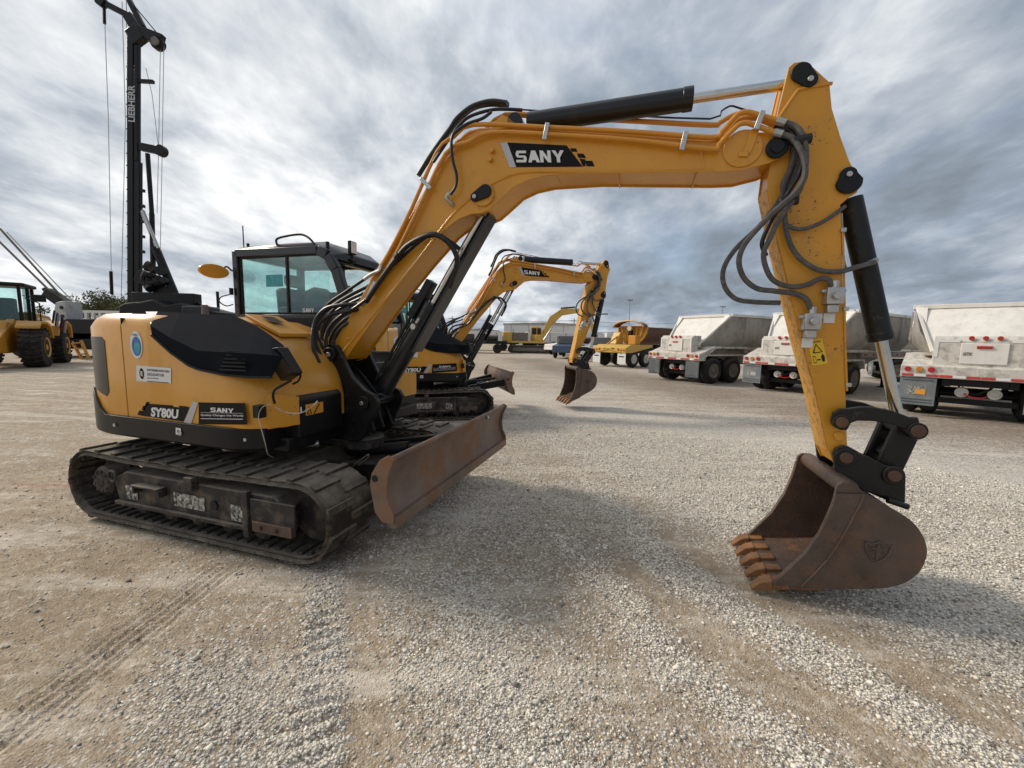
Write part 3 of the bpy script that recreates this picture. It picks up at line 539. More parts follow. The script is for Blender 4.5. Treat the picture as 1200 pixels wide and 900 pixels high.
P_('boom','pipe_bracket',MB().obox(*[(3.859,-0.215,2.873),(3.822,-0.215,2.739)],.045,.012,(0,1,0)),YEL,.003,parent=bm_)
P_('boom','pipe_bracket',MB().obox(*[(3.832,-0.215,2.733),(3.780,-0.215,2.738)],.03,.02,(0,1,0)),YEL,.003,parent=bm_)
def hose(g,pts,r_,m=HOSE,name='hose',n=9,parent=None): return P_(g,name,MB().tube(pts,r_,n,7),m,parent=parent)
hose('boom',[(1.055,-0.250,1.857),(1.156,-0.260,1.973),(1.368,-0.270,2.202),(1.491,-0.280,2.299),(1.684,-0.290,2.357),(1.797,-0.270,2.318),(1.869,-0.240,2.219),(1.858,-0.200,2.130),(1.775,-0.150,1.975)],.021)
hose('boom',[(1.229,-0.220,2.107),(1.544,-0.240,2.318),(1.650,-0.200,2.387),(1.749,-0.100,2.345),(1.827,-0.040,2.267),(1.786,0.000,2.167),(1.732,0.000,2.043)],.017)
P_('boom','hose_fitting',MB().cyl(*[(1.012,-0.250,1.830),(1.072,-0.250,1.885)],.02,10),STEEL); P_('boom','hose_fitting',MB().cyl(*[(1.361,-0.272,2.195),(1.394,-0.274,2.226)],.03,10),BLK)
P_('boom','steel_elbow',MB().tube([(1.050,-0.260,2.044),(1.126,-0.260,2.084),(1.200,-0.260,2.109),(1.217,-0.260,2.155)],.016,8,4),STEEL)
# bundle from the body up to the boom
B_=[((418,356),(402,357),(383,361),(371,373),(367,390),(370,410),(378,420)),((444,316),(426,328),(404,343),(384,357),(373,374),(372,392),(380,410)),((425,344),(408,352),(392,362),(380,378),(377,395),(384,412)),((420,362),(405,367),(391,378),(383,392),(383,408),(391,418)),((416,368),(403,375),(392,387),(387,400),(390,415)),((412,376),(400,384),(392,396),(392,410),(398,420)),((430,335),(412,345),(394,356),(378,368),(370,383),(370,400),(378,414)),((422,350),(405,358),(388,370),(379,388),(381,404),(388,415))]
B_=[[(0.969,-0.260,1.843),(0.864,-0.300,1.833),(0.715,-0.320,1.804),(0.623,-0.340,1.717),(0.600,-0.360,1.594),(0.641,-0.400,1.452),(0.708,-0.420,1.347)],[(1.178,-0.240,2.119),(1.011,-0.220,2.044),(0.801,-0.200,1.944),(0.618,-0.200,1.843),(0.529,-0.220,1.716),(0.542,-0.250,1.581),(0.611,-0.250,1.448)],
[(0.946,-0.150,1.940),(0.769,-0.120,1.886),(0.620,-0.120,1.812),(0.520,-0.140,1.689),(0.496,-0.150,1.559),(0.557,-0.150,1.429)],[(0.938,-0.200,1.805),(0.838,-0.240,1.767),(0.728,-0.260,1.686),(0.652,-0.260,1.582),(0.648,-0.260,1.464),(0.665,-0.200,1.388)],[(0.838,-0.120,1.767),(0.752,-0.160,1.712),(0.665,-0.180,1.621),(0.615,-0.180,1.522),(0.613,-0.150,1.407)],
[(0.849,-0.180,1.704),(0.773,-0.220,1.644),(0.715,-0.240,1.554),(0.711,-0.240,1.450),(0.729,-0.200,1.375)],[(0.971,-0.100,2.011),(0.759,-0.060,1.945),(0.580,-0.050,1.864),(0.450,-0.080,1.769),(0.386,-0.100,1.651),(0.399,-0.120,1.518),(0.472,-0.120,1.410)],[(0.802,-0.000,1.912),(0.642,0.000,1.852),(0.493,-0.020,1.757),(0.426,-0.050,1.614),(0.450,-0.060,1.487),(0.550,-0.100,1.404)],[(1.069,-0.280,1.868),(0.931,-0.300,1.784),(0.774,-0.320,1.754),(0.647,-0.340,1.667),(0.606,-0.340,1.537),(0.654,-0.340,1.393)]]
for i,b in enumerate(B_): hose('boomhose',b,.0135+.003*(i%3==0),HOSE)
# black hoses over the knee
for i,b in enumerate([[(2.203,-0.060,3.342),(2.093,-0.060,3.370),(2.002,-0.060,3.371),(1.900,-0.070,3.343),(1.796,-0.080,3.272),(1.747,-0.100,3.193),(1.686,-0.140,3.088),(1.615,-0.200,2.946),(1.536,-0.220,2.826)],[(2.337,-0.100,3.255),(2.211,-0.120,3.268),(2.099,-0.130,3.273),(1.949,-0.150,3.242),(1.874,-0.170,3.187),(1.818,-0.200,3.102),(1.757,-0.220,3.015),(1.680,-0.240,2.904)],[(2.196,0.000,3.362),(2.049,0.000,3.389),(1.913,0.000,3.383),(1.812,-0.020,3.318),(1.740,-0.040,3.241),(1.685,-0.080,3.127),(1.616,-0.120,3.022)]]): hose('boom',b,.02 if i!=1 else .012)
hose('boom',[(2.133,-0.200,3.221),(2.068,-0.220,3.174),(1.962,-0.240,3.143),(1.896,-0.260,3.100),(1.852,-0.270,3.054),(1.845,-0.270,2.965),(1.855,-0.260,2.878),(1.878,-0.250,2.788),(1.872,-0.250,2.710),(1.829,-0.250,2.652)],.0115)
P_('boom','hose_fitting',MB().tube([(1.820,-0.245,2.667),(1.791,-0.245,2.632),(1.815,-0.235,2.608),(1.827,-0.200,2.586)],.016,7,2),STEEL)
# ---- cylinders
def lerp(a,b,t): return (a[0]+(b[0]-a[0])*t,a[1]+(b[1]-a[1])*t)
def cylinder(tagname,name,a,b,tb,rb,rrod,y=-.05,full=True):
    e=lerp(a,b,tb); s_=lerp(a,b,.05); mb=MB().cyl((s_[0],y,s_[1]),(e[0],y,e[1]),rb,28).cyl((a[0],y-.07,a[1]),(a[0],y+.07,a[1]),rb*.8,20)
    e0=lerp(a,b,tb-.035); mb.cyl((e0[0],y,e0[1]),(e[0],y,e[1]),rb*1.06,28)
    bar=P_(tagname+'_barrel',name+'_barrel',mb,BLKG if tagname!='bucketcyl' else BLKW,.004,sharp=40)
    r1=lerp(a,b,.97); rod=P_(tagname+'_rod',name+'_rod',MB().cyl((e[0],y,e[1]),(r1[0],y,r1[1]),rrod,20),CHR)
    P_('x','rod_eye',MB().cyl((b[0],y-.06,b[1]),(b[0],y+.06,b[1]),rrod*1.9,20),BLK if tagname!='bucketcyl' else BLKW,.004,parent=rod)
    return bar,rod
CY={'boomcyl':(LB,LT,.52,.075,.034),'armcyl':(AR,ATOP,.665,.070,.031)}
cylinder('boomcyl','boom_cylinder',*CY['boomcyl']); 
barA,rodA=cylinder('armcyl','arm_cylinder',*CY['armcyl'])
BC0=(4.425,2.545); BC1=(4.83,1.085)
cylinder('bucketcyl','bucket_cylinder',BC0,BC1,.64,.062,.032)
CY['bucketcyl']=(BC0,BC1)
# rod guard and lines on the boom cylinder
d=(Vector(LT)-Vector(LB)).normalized(); nrm=Vector((d.y,-d.x))
g0=Vector(lerp(LB,LT,.30))+nrm*.085; g1=Vector(lerp(LB,LT,.955))+nrm*.075
gu=P_('boomcyl_rod','rod_guard',MB().obox((g0.x,-.05,g0.y),(g1.x,-.05,g1.y),.17,.02,(nrm.x,0,nrm.y)),BLKG,.003)
g0=Vector(lerp(LB,LT,.42))-nrm*.09; g1=Vector(lerp(LB,LT,.60))-nrm*.09
bv=P_('boomcyl_barrel','holding_valve',MB().obox((g0.x,-.08,g0.y),(g1.x,-.08,g1.y),.10,.07,(nrm.x,0,nrm.y)),BLK,.008)
q=Vector(lerp(LB,LT,.40)); P_('boomcyl_barrel','steel_fitting',MB().cyl((q.x,-.125,q.y),(q.x,-.165,q.y),.025,10).cyl((q.x+.02,-.14,q.y+.03),(q.x+.05,-.14,q.y+.07),.014,8),STEEL)
for k in(-.04,.02,.07):
    pts=[]
    for t in(.08,.2,.35,.5): v=Vector(lerp(LB,LT,t))-nrm*(.095+.01*abs(k)*10); pts.append((v.x,-.05+k,v.y))
    hose('boomcyl_barrel',pts,.013)
# ---- arm
ao=[(4.016,3.188),(4.022,3.230),(4.047,3.252),(4.099,3.252),(4.136,3.225),(4.240,3.114),(4.266,2.965),(4.323,2.801),(4.378,2.662),(4.433,2.560),(4.446,2.511),(4.433,2.474),(4.393,2.448),(4.358,2.412),(4.374,2.287),(4.487,1.285),(4.528,0.936),(4.516,0.825),(4.471,0.820),(4.437,0.894),(4.324,1.302),(4.230,1.595),(4.036,2.257),(3.962,2.544),(3.981,2.956)]
am=P_('arm','arm',MB().prism(inset(ao,.010),-.148,.048),YELARM,0)
for a,b in((-.16,-.147),(.047,.06)): P_('arm','arm_side_plate',MB().prism(ao,a,b),YELARM,.003,parent=am)
lft=[(3.963,2.539),(4.036,2.257),(4.230,1.595),(4.324,1.302),(4.432,0.904)]
P_('arm','worn_front_plate',MB().loft([[(x-.004,-.146,z),(x-.004,.046,z),(x+.012,.046,z),(x+.012,-.146,z)] for x,z in lft]),YELWORN,parent=am)
P_('arm','arm_collar',MB().tube([(x,-.162,z) for x,z in [(3.991,2.945),(4.015,2.986),(4.074,3.083),(4.095,3.095),(4.147,3.101),(4.254,3.103)]],.010,7,3),YELARM,parent=am)
P_('arm','rear_edge_pipe',MB().tube([(x,-.165,z) for x,z in [(4.380,2.272),(4.410,2.011),(4.454,1.600),(4.491,1.295)]],.006,6,0),YELARM,parent=am)
for c in [(4.381,2.262),(4.436,1.796),(4.492,1.333)]: P_('arm','pipe_clip',MB().box(c[0]-.012,c[0]+.016,-.178,-.157,c[1]-.012,c[1]+.012),STEEL,.003,parent=am)
a1=[(4.089,3.185),(4.136,3.135),(4.385,2.537),(4.378,2.576)]; cap('arm',a1[0],a1[1],.055,.042,-.162,am)
cap('arm',a1[2],a1[3],.068,.045,-.162,am)
lab=[(4.257,1.604),(4.333,1.616),(4.378,1.461),(4.298,1.444)]; D('arm','warning_label',lab,LYEL,-.1625,am)
def lerp2(q,u,v): b=Vector(q[0]).lerp(Vector(q[1]),u); t=Vector(q[3]).lerp(Vector(q[2]),u); p=t.lerp(b,v); return(p.x,p.y)
def LQ(u0,v0,u1,v1): return [lerp2(lab,u,v) for u,v in((u0,v0),(u1,v0),(u1,v1),(u0,v1))]
P_('arm','label_border',MB().tube([(p[0],-.163,p[1]) for p in (lerp2(lab,.22,.48),lerp2(lab,.80,.48),lerp2(lab,.5,.80),lerp2(lab,.22,.48))],.004,4,0),BLKF,parent=am)
D('arm','label_figure',[lerp2(lab,.68,.10),lerp2(lab,.85,.10),lerp2(lab,.90,.30),lerp2(lab,.80,.42),lerp2(lab,.66,.30)],BLKF,-.1635,am)
D('arm','label_figure',[lerp2(lab,.12,.08),lerp2(lab,.32,.08),lerp2(lab,.30,.36),lerp2(lab,.12,.36)],BLKF,-.1635,am); D('arm','label_figure',[lerp2(lab,.15,.11),lerp2(lab,.29,.11),lerp2(lab,.27,.33),lerp2(lab,.15,.33)],LYEL,-.1640,am)
D('arm','label_arrow',[lerp2(lab,.36,.17),lerp2(lab,.60,.17),lerp2(lab,.60,.22),lerp2(lab,.36,.22)],BLKF,-.1635,am)
TX('arm','WARNING',lerp2(lab,.12,.85),lerp2(lab,.88,.85),lerp2(lab,.12,.94),-.1635,BLKF,am,.01)
def valve(c):
    x,z=c; v=P_('arm','valve_block',MB().box(x-.045,x+.045,-.235,-.16,z-.05,z+.05).box(x-.03,x+.03,-.215,-.165,z-.10,z-.05).box(x-.065,x+.06,-.21,-.175,z+.02,z+.04),STEEL,.006,parent=am)
    P_('arm','valve_knob',MB().cyl((x,-.235,z),(x,-.265,z),.024,8),STEEL,.003,parent=am); P_('arm','valve_nut',MB().cyl((x,-.2,z+.05),(x,-.2,z+.09),.02,6),STEEL,parent=am); P_('arm','steel_tag',MB().box(x-.03,x+.03,-.168,-.162,z-.16,z-.10),WHT,.002,parent=am)
for c in [(4.256,1.716),(4.358,1.870)]: valve(c)
HH=[([(3.958,-0.230,2.834),(4.035,-0.250,2.796),(4.082,-0.270,2.725),(4.117,-0.280,2.632),(4.118,-0.290,2.534),(4.070,-0.300,2.449),(3.968,-0.300,2.350),(3.884,-0.290,2.249),(3.834,-0.270,2.170),(3.820,-0.250,2.082),(3.862,-0.220,1.986),(3.943,-0.200,1.923),(4.039,-0.200,1.905),(4.147,-0.200,1.888),(4.213,-0.200,1.856),(4.245,-0.200,1.794)],.0165,HOSEG),
([(3.973,-0.200,2.914),(4.064,-0.240,2.854),(4.113,-0.260,2.754),(4.129,-0.260,2.615),(4.106,-0.260,2.473),(4.018,-0.270,2.330),(3.974,-0.270,2.209),(3.953,-0.250,2.128),(3.977,-0.240,2.037),(4.029,-0.220,1.966),(4.118,-0.210,1.929),(4.210,-0.200,1.939),(4.274,-0.200,1.973),(4.323,-0.200,1.967),(4.344,-0.200,1.926)],.0155,HOSEG),
([(3.991,-0.100,2.919),(4.043,-0.160,2.855),(4.082,-0.200,2.726),(4.059,-0.220,2.613),(4.031,-0.230,2.539),(4.032,-0.200,2.464),(3.946,-0.180,2.324),(3.812,-0.160,2.179),(3.751,-0.160,2.057),(3.763,-0.160,1.947),(3.834,-0.160,1.864),(3.952,-0.150,1.842),(4.094,-0.140,1.837)],.0155,HOSEG),
([(3.997,0.000,3.001),(4.065,-0.120,2.900),(4.098,-0.180,2.771),(4.096,-0.200,2.617),(4.056,-0.200,2.448),(4.066,-0.200,2.321),(4.092,-0.200,2.218),(4.141,-0.200,2.125),(4.200,-0.200,2.067),(4.278,-0.200,2.023),(4.383,-0.190,2.017),(4.482,-0.170,2.047),(4.572,-0.130,2.075)],.015,HOSEG),
([(4.002,0.020,3.000),(4.052,-0.120,2.892),(4.073,-0.180,2.750),(4.069,-0.190,2.599),(4.040,-0.190,2.452),(4.063,-0.190,2.334),(4.105,-0.200,2.284),(4.173,-0.200,2.274),(4.254,-0.200,2.304),(4.326,-0.180,2.354),(4.385,-0.150,2.403)],.012,HOSEG),
([(3.978,-0.150,2.907),(4.059,-0.200,2.845),(4.104,-0.230,2.725),(4.111,-0.240,2.600),(4.064,-0.250,2.495),(4.010,-0.250,2.391),(3.969,-0.260,2.302),(3.939,-0.250,2.190),(3.971,-0.240,2.114)],.013,HOSE)]
for p,r_,m in HH: hose('armhose',p,r_,m)
for (x,z) in [(4.106,2.764),(4.068,2.424)]: P_('arm','hose_tie',MB().cyl((x-.05,-.25,z),(x+.04,-.25,z+.01),.03,8),HOSE)
for k,(a,b) in enumerate((([(3.956,-0.235,2.837),(4.001,-0.240,2.819)]),([(3.968,-0.222,2.909),(4.016,-0.230,2.884)]))): P_('boom','hose_fitting',MB().cyl(a,b,.022,10),STEEL)
P_('bucketcyl_barrel','cylinder_line',MB().tube([(4.378,-0.130,2.370),(4.394,-0.130,2.244),(4.410,-0.130,2.117),(4.439,-0.120,2.036)],.006,6,2),STEEL)
P_('bucketcyl_barrel','line_fitting',MB().cyl(*[(4.543,-0.130,2.067),(4.588,-0.110,2.088)],.017,8),STEEL)
# ---- linkage
AP=(4.455,1.108); LP=(4.83,1.085); DP=(4.505,.885); CP=(4.755,.80)
lk=[(4.408,1.128),(4.413,1.166),(4.442,1.189),(4.481,1.192),(4.552,1.210),(4.611,1.211),(4.704,1.197),(4.789,1.163),(4.829,1.166),(4.841,1.126),(4.825,1.089),(4.780,1.088),(4.708,1.115),(4.619,1.126),(4.539,1.122),(4.506,1.104),(4.493,1.060),(4.458,1.057),(4.421,1.076)]
for a,b in((-.225,-.195),(.095,.125)): P_('link_a','guide_link',MB().prism(lk,a,b),BLKW,.008)
for c,r_ in((AP,.045),(LP,.05)): pin('link_a',c,-.242,.14,r_*.75,RUST); P_('link_a','link_boss',MB().cyl((c[0],-.235,c[1]),(c[0],-.19,c[1]),r_,20),BLKW,.004)
P_('arm','pin_boss',MB().cyl((AP[0]+.02,-.175,AP[1]-.10),(AP[0]+.02,-.16,AP[1]-.10),.028,16),YELARM,.003,parent=am)
dd=(Vector(CP)-Vector(LP)); a_=Vector(LP); 
P_('link_b','connecting_link',MB().obox((LP[0],-.13,LP[1]),(CP[0],-.13,CP[1]),.05,.13,(1,0,0)).obox((LP[0],.03,LP[1]),(CP[0],.03,CP[1]),.05,.13,(1,0,0)).obox((LP[0]-.01,-.05,LP[1]-.12),(CP[0]+.01,-.05,CP[1]+.08),.14,.06,(1,0,0)),BLKW,.01)
# ---- coupler + bucket
hk=[(4.444,0.900),(4.459,0.939),(4.497,0.959),(4.533,0.947),(4.557,0.922),(4.633,0.898),(4.714,0.854),(4.757,0.848),(4.795,0.837),(4.820,0.792),(4.833,0.629),(4.764,0.651),(4.655,0.674),(4.519,0.722),(4.462,0.808)]
for a,b in((-.20,-.168),(.07,.10)): P_('bucket','coupler_plate',MB().prism(hk,a,b),BLKW,.006)
P_('bucket','coupler_body',MB().prism([(4.52,.72),(4.60,.84),(4.80,.76),(4.84,.64),(4.78,.62)],-.167,.069),BLKW,.01)
for c,r_ in((DP,.05),(CP,.05)): pin('bucket',c,-.225,.125,r_*.7,RUST); P_('bucket','pin_collar',MB().cyl((c[0],-.212,c[1]),(c[0],-.199,c[1]),r_*1.15,22),BLKW,.004)
P_('bucket','latch_bolt',MB().cyl(*[(4.738,-0.210,0.646),(4.841,-0.210,0.618)],.018,8),BLKW)
YN,YF=-.38,.28
bk=[(4.402,0.711),(4.407,0.753),(4.430,0.777),(4.467,0.782),(4.502,0.766),(4.547,0.720),(4.728,0.629),(4.791,0.583),(4.836,0.520),(4.862,0.454),(4.868,0.399),(4.851,0.308),(4.814,0.249),(4.771,0.206),(4.675,0.157),(4.409,0.102),(4.132,0.054),(4.121,0.083),(4.277,0.304),(4.343,0.452),(4.376,0.570),(4.395,0.652)]
def chaikin(p,n=2):
    for _ in range(n): p=[p[0]]+[q for a,b in zip(p,p[1:]) for q in ((a[0]*.75+b[0]*.25,a[1]*.75+b[1]*.25),(a[0]*.25+b[0]*.75,a[1]*.25+b[1]*.75))]+[p[-1]]
    return p
bck=chaikin(bk[5:17]); bk=bk[:5]+bck+bk[17:]
for a,b in((YN,YN+.02),(YF-.02,YF)): P_('bucket','bucket_side',MB().prism(bk,a,b),RUSTB,.004)
cen=(4.4,.45)
def shell2(path,t,y0,y1):
    inn=[]
    for i,p in enumerate(path):
        a=Vector(path[max(0,i-1)]); b=Vector(path[min(len(path)-1,i+1)]); e=(b-a).normalized(); nn=Vector((-e.y,e.x))
        if nn.dot(Vector(cen)-Vector(p))<0: nn=-nn
        inn.append(tuple(Vector(p)+nn*t))
    return MB().loft([[(p[0],y,p[1]) for p in path]+[(p[0],y,p[1]) for p in reversed(inn)] for y in(y0,y1)])
bs=P_('bucket','bucket_shell',shell2(inset(bk,.004)[5:5+len(bck)],.018,YN+.019,YF-.019),RUSTB,0,sharp=25)
P_('bucket','lip_plate',MB().prism([(4.10,.045),(4.16,.04),(4.40,.075),(4.40,.10),(4.16,.072),(4.10,.06)],YN+.021,YF-.021),RUSTO,.003)
tc=(4.475,.735); P_('bucket','bucket_tube',MB().cyl((tc[0],YN+.021,tc[1]),(tc[0],YF-.021,tc[1]),.05,20),RUSTB,.003)
for y in(-.19,.07): P_('bucket','hook_ear',MB().prism([(4.45,.70),(4.53,.80),(4.66,.74),(4.62,.62),(4.52,.64)],y,y+.025),RUSTB,.006)
# side cutter strip (proud)
fe=[(4.121,0.075),(4.277,0.302),(4.344,0.450),(4.377,0.568),(4.395,0.650),(4.402,0.708)]; fi=[(4.276,0.099),(4.392,0.293),(4.462,0.467),(4.501,0.595),(4.527,0.671),(4.534,0.724)]
for y0,y1 in((YN-.013,YN+.001),(YF-.001,YF+.013)): P_('bucket','side_cutter',MB().add([(x,y0,z) for x,z in fe]+[(x,y0,z) for x,z in fi]+[(x,y1,z) for x,z in fe]+[(x,y1,z) for x,z in fi],[(i,i+1,i+7,i+6) for i in range(5)]+[(i+12,i+13,i+19,i+18) for i in range(5)]+[(i,i+1,i+13,i+12) for i in range(5)]+[(i+6,i+7,i+19,i+18) for i in range(5)]),RUSTB,0)
for y in(YN-.014,YF+.014): P_('bucket','cutter_weld',MB().tube([(x,y,z) for x,z in fi],.007,6,2),RUSTB)
# shield mark cut in relief on the bucket side
sc_=[(4.637,0.382)][0]
def sp_(pts,k=1): return [(sc_[0]+x*k,YN-.003,sc_[1]+z*k) for x,z in pts]
shd=[(-.062,.05),(-.03,.042),(0,.062),(.03,.042),(.062,.05),(.055,0),(.03,-.04),(0,-.062),(-.03,-.04),(-.055,0),(-.062,.05)]
P_('bucket','shield_emblem',MB().tube(sp_(shd),.0065,6,0).tube(sp_([(0,.07),(0,-.05)]),.007,6,0).tube(sp_([(-.035,.02),(.035,.02)]),.006,6,0).tube(sp_([(-.03,-.005),(-.0,.015),(.03,-.005)]),.004,6,0),RUSTB)
for i in range(5):
    y=YN+.035+i*(YF-YN-.07)/4; w=.036
    P_('bucket','tooth_adapter',MB().loft([[(4.22,y-w,.055),(4.22,y+w,.055),(4.22,y+w,.11),(4.22,y-w,.11)],[(4.12,y-w,.035),(4.12,y+w,.035),(4.12,y+w,.095),(4.12,y-w,.095)],[(4.075,y-w*.8,.028),(4.075,y+w*.8,.028),(4.075,y+w*.8,.075),(4.075,y-w*.8,.075)]]),RUSTO,.006)
    P_('bucket','bucket_tooth',MB().loft([[(4.13,y-w*1.15,.026),(4.13,y+w*1.15,.026),(4.13,y+w*1.15,.105),(4.13,y-w*1.15,.105)],[(4.07,y-w,.018),(4.07,y+w,.018),(4.07,y+w,.082),(4.07,y-w,.082)],[(4.015,y-w*.85,.004),(4.015,y+w*.85,.004),(4.015,y+w*.85,.024),(4.015,y-w*.85,.024)]]),RUSTO,.008)
# ---- cab
cabo=[(-.87,1.16),(-.88,2.44),(-.80,2.47),(.22,2.45),(.34,2.40),(.42,2.28),(.60,1.72),(.62,1.16)]
Y0,Y1=.12,1.03
def frame_bar(pts,y,w,h,name='cab_pillar'): 
    mb=MB()
    for a,b in zip(pts,pts[1:]): mb.obox((a[0],y,a[1]),(b[0],y,b[1]),w,h,(0,1,0))
    return mb
cabf=P_('static','cab_lower_shell',MB().prism([(-.875,1.162),(-.875,1.74),(.615,1.72),(.63,1.162)],Y0+.02,Y0+.06).prism([(-.875,1.162),(-.875,1.40),(.615,1.40),(.63,1.162)],Y1-.06,Y1-.02).box(-.87,.62,Y0+.061,Y1-.061,1.165,1.22).box(-.875,-.84,Y0+.061,Y1-.061,1.221,1.60),BLK,.01)
P_('static','tank_side_plate',MB().prism([(-.2,1.60),(.52,1.20),(.62,1.20),(.61,1.74),(-.2,1.74)],Y0-.01,Y0+.018),BLKF,.0)
pill=MB()
def ring_pts(p): return p
for y in(Y0+.035,Y1-.035):
    for a,b,w in(((-.845,1.72),(-.845,2.44),.075),((-.845,2.41),(.22,2.395),.085),((.22,2.40),(.33,2.345),.10),((.33,2.345),(.42,2.20),.10),((.42,2.21),(.585,1.72),.10),((.585,1.74),(.60,1.2),.06),((-.845,1.755),(.56,1.745),.06)):
        pill.obox((a[0],y,a[1]),(b[0],y,b[1]),w,.07,(0,1,0))
pill.box(-.88,-.81,Y0+.071,Y1-.071,2.37,2.45).box(-.88,-.82,Y0+.071,Y1-.071,1.62,1.72).box(.24,.34,Y0+.071,Y1-.071,2.30,2.395).box(.575,.63,Y0+.071,Y1-.071,1.22,1.30)
cab=P_('static','cab_frame',pill,BLKG,.012)
rf=[[(x,Y0+.02,2.44+d),(x,Y0+.05,2.475+d),(x,Y0+.2,2.52+d),(x,Y1-.2,2.52+d),(x,Y1-.05,2.475+d),(x,Y1-.02,2.44+d)] for x,d in((-.87,-.02),(-.82,0),(-.3,.01),(.15,0),(.30,-.05),(.40,-.13))]
P_('static','cab_roof',MB().loft(rf),BLKG,.01)
P_('static','cab_glass',MB().box(-.81,.33,Y0+.03,Y0+.036,1.785,2.365).add([(.33,Y0+.03,1.785),(.54,Y0+.03,1.785),(.42,Y0+.03,2.16),(.33,Y0+.03,2.34)],[(0,1,2,3)]),GLS)
P_('static','window_bar',MB().box(-.19,-.165,Y0+.018,Y0+.048,1.785,2.365),BLK,.003); P_('static','window_trim',MB().box(-.80,-.785,Y0+.02,Y0+.045,1.79,2.36).box(-.785,.2,Y0+.02,Y0+.045,1.785,1.80).box(-.785,.2,Y0+.02,Y0+.045,2.35,2.365),BLKF)
P_('static','windshield',MB().add([(.445,Y0+.08,2.20),(.60,Y0+.08,1.74),(.60,Y1-.08,1.74),(.445,Y1-.08,2.20)],[(0,1,2,3)]).add([(.61,Y0+.08,1.72),(.61,Y0+.08,1.30),(.61,Y1-.08,1.30),(.61,Y1-.08,1.72)],[(0,1,2,3)]),GLC)
P_('static','left_window',MB().box(-.81,.30,Y1-.04,Y1-.034,1.50,2.35),GLC); P_('static','rear_window',MB().box(-.86,-.855,Y0+.09,Y1-.09,1.72,2.37),GLC)
P_('static','door_pillar',MB().box(-.25,-.19,Y1-.065,Y1-.01,1.4,2.4),BLK,.01)
seat=P_('static','seat',MB().box(-.45,.02,.35,.80,1.30,1.62).prism([(-.55,1.6),(-.38,1.6),(-.45,2.08),(-.58,2.08)],.35,.80).prism([(-.56,2.10),(-.48,2.10),(-.49,2.24),(-.57,2.24)],.45,.70),DARKI,.04)
P_('static','control_console',MB().box(-.35,.15,.20,.32,1.4,1.86).prism([(-.05,1.7),(.22,1.7),(.20,1.98),(.08,2.06),(-.04,2.02)],.22,.40).cyl((.15,.27,1.86),(.20,.27,2.02),.03,10).box(.30,.42,.2,.34,1.3,2.0),DARKI,.03)
P_('static','monitor',MB().box(.38,.41,.22,.40,1.95,2.08).cyl((.42,.3,1.5),(.40,.3,1.95),.015,8),DARKI,.006)
P_('static','window_sticker',MB().box(-.46,-.24,Y0+.028,Y0+.0295,2.06,2.18),TEAL)
wordmark((.0,1.80),(.14,1.80),(.0,1.84),Y0+.026,WHT,cab)
P_('static','roof_handrail',MB().tube([(-.30,.16,2.46),(-.31,.16,2.53),(-.18,.16,2.555),(.0,.16,2.56),(.10,.16,2.52),(.17,.16,2.45)],.011,7,4),BLK)
P_('static','roof_post',MB().cyl((.30,.18,2.40),(.30,.18,2.48),.018,8),BLK); P_('static','roof_post',MB().cyl((-.74,.2,2.46),(-.74,.2,2.52),.014,8),BLK)
wl=P_('static','work_light',MB().box(.385,.42,.36,.46,2.40,2.53).cyl((.395,.41,2.30),(.395,.41,2.41),.02,8).box(.37,.43,.37,.45,2.32,2.35),BLK,.008)
P_('static','lamp_lens',MB().box(.4205,.427,.37,.45,2.41,2.52),WTR,.002,parent=wl)
P_('static','antenna',MB().cyl((-.86,.25,2.45),(-.86,.25,2.72),.006,6),BLK)
mr_=P_('static','rear_view_mirror',MB().add([(x,y,z) for x,y,z in [(-.93+.115*math.cos(a)*.30+.0*math.sin(a),-.03+.13*math.cos(a),2.205+.07*math.sin(a)) for a in [2*math.pi*k/24 for k in range(24)]]]+[(x-.03,y-.0,z) for x,y,z in [(-.93+.115*math.cos(a)*.30,-.03+.13*math.cos(a),2.205+.07*math.sin(a)) for a in [2*math.pi*k/24 for k in range(24)]]],[tuple(range(24)),tuple(range(47,23,-1))]+[((k+1)%24,k,k+24,(k+1)%24+24) for k in range(24)]),YEL,.006)
P_('static','mirror_bracket',MB().tube([(-.93,.04,2.225),(-.92,.09,2.27),(-.90,.13,2.235),(-.86,.14,2.235)],.009,6,4),BLK)
P_('static','mirror_hinge',MB().cyl((-.885,.10,1.98),(-.885,.10,2.05),.02,8).tube([(-.89,.08,1.98),(-.93,.02,1.95),(-.93,0,1.90),(-.89,.04,1.86),(-.87,.1,1.88)],.006,6,4),BLK)
# ---------------------------------------------------------------- the second excavator behind: copies, posed differently
def copy_tree(o,parent=None,M=None):
    c=o.copy(); COL.objects.link(c); c.parent=parent
    if M is not None: c.matrix_basis=M@o.matrix_basis
    for ch in list(o.children): copy_tree(ch,c)
    return c
EX2=EX.copy(); COL.objects.link(EX2); EX2.location=(-1.97,8.57,0); EX2.rotation_euler=(0,0,.271)
EX2['label']='second yellow tracked excavator farther back, its blade raised high and bucket hanging above the gravel'
MBm=rot_xz(FOOT,.072)
tip=ap(MBm,BTIP)
MA=rot_xz(BTIP,math.radians(-27.4),tip)
Dn=ap(MA,DP); MK=rot_xz(DP,math.radians(14),Dn)
A2=ap(MA,AP); C2=ap(MK,CP); l1=(Vector(AP)-Vector(LP)).length; l2=(Vector(LP)-Vector(CP)).length
dv=Vector(C2)-Vector(A2); dl=min(dv.length,l1+l2-.01); aa=(l1*l1-l2*l2+dl*dl)/(2*dl); hh=math.sqrt(max(0,l1*l1-aa*aa)); e=dv.normalized()
L2=Vector(A2)+e*aa; n2=Vector((-e.y,e.x)); L2a=L2+n2*hh; L2=L2a if L2a.x>(L2-n2*hh).x else L2-n2*hh; L2=tuple(L2)
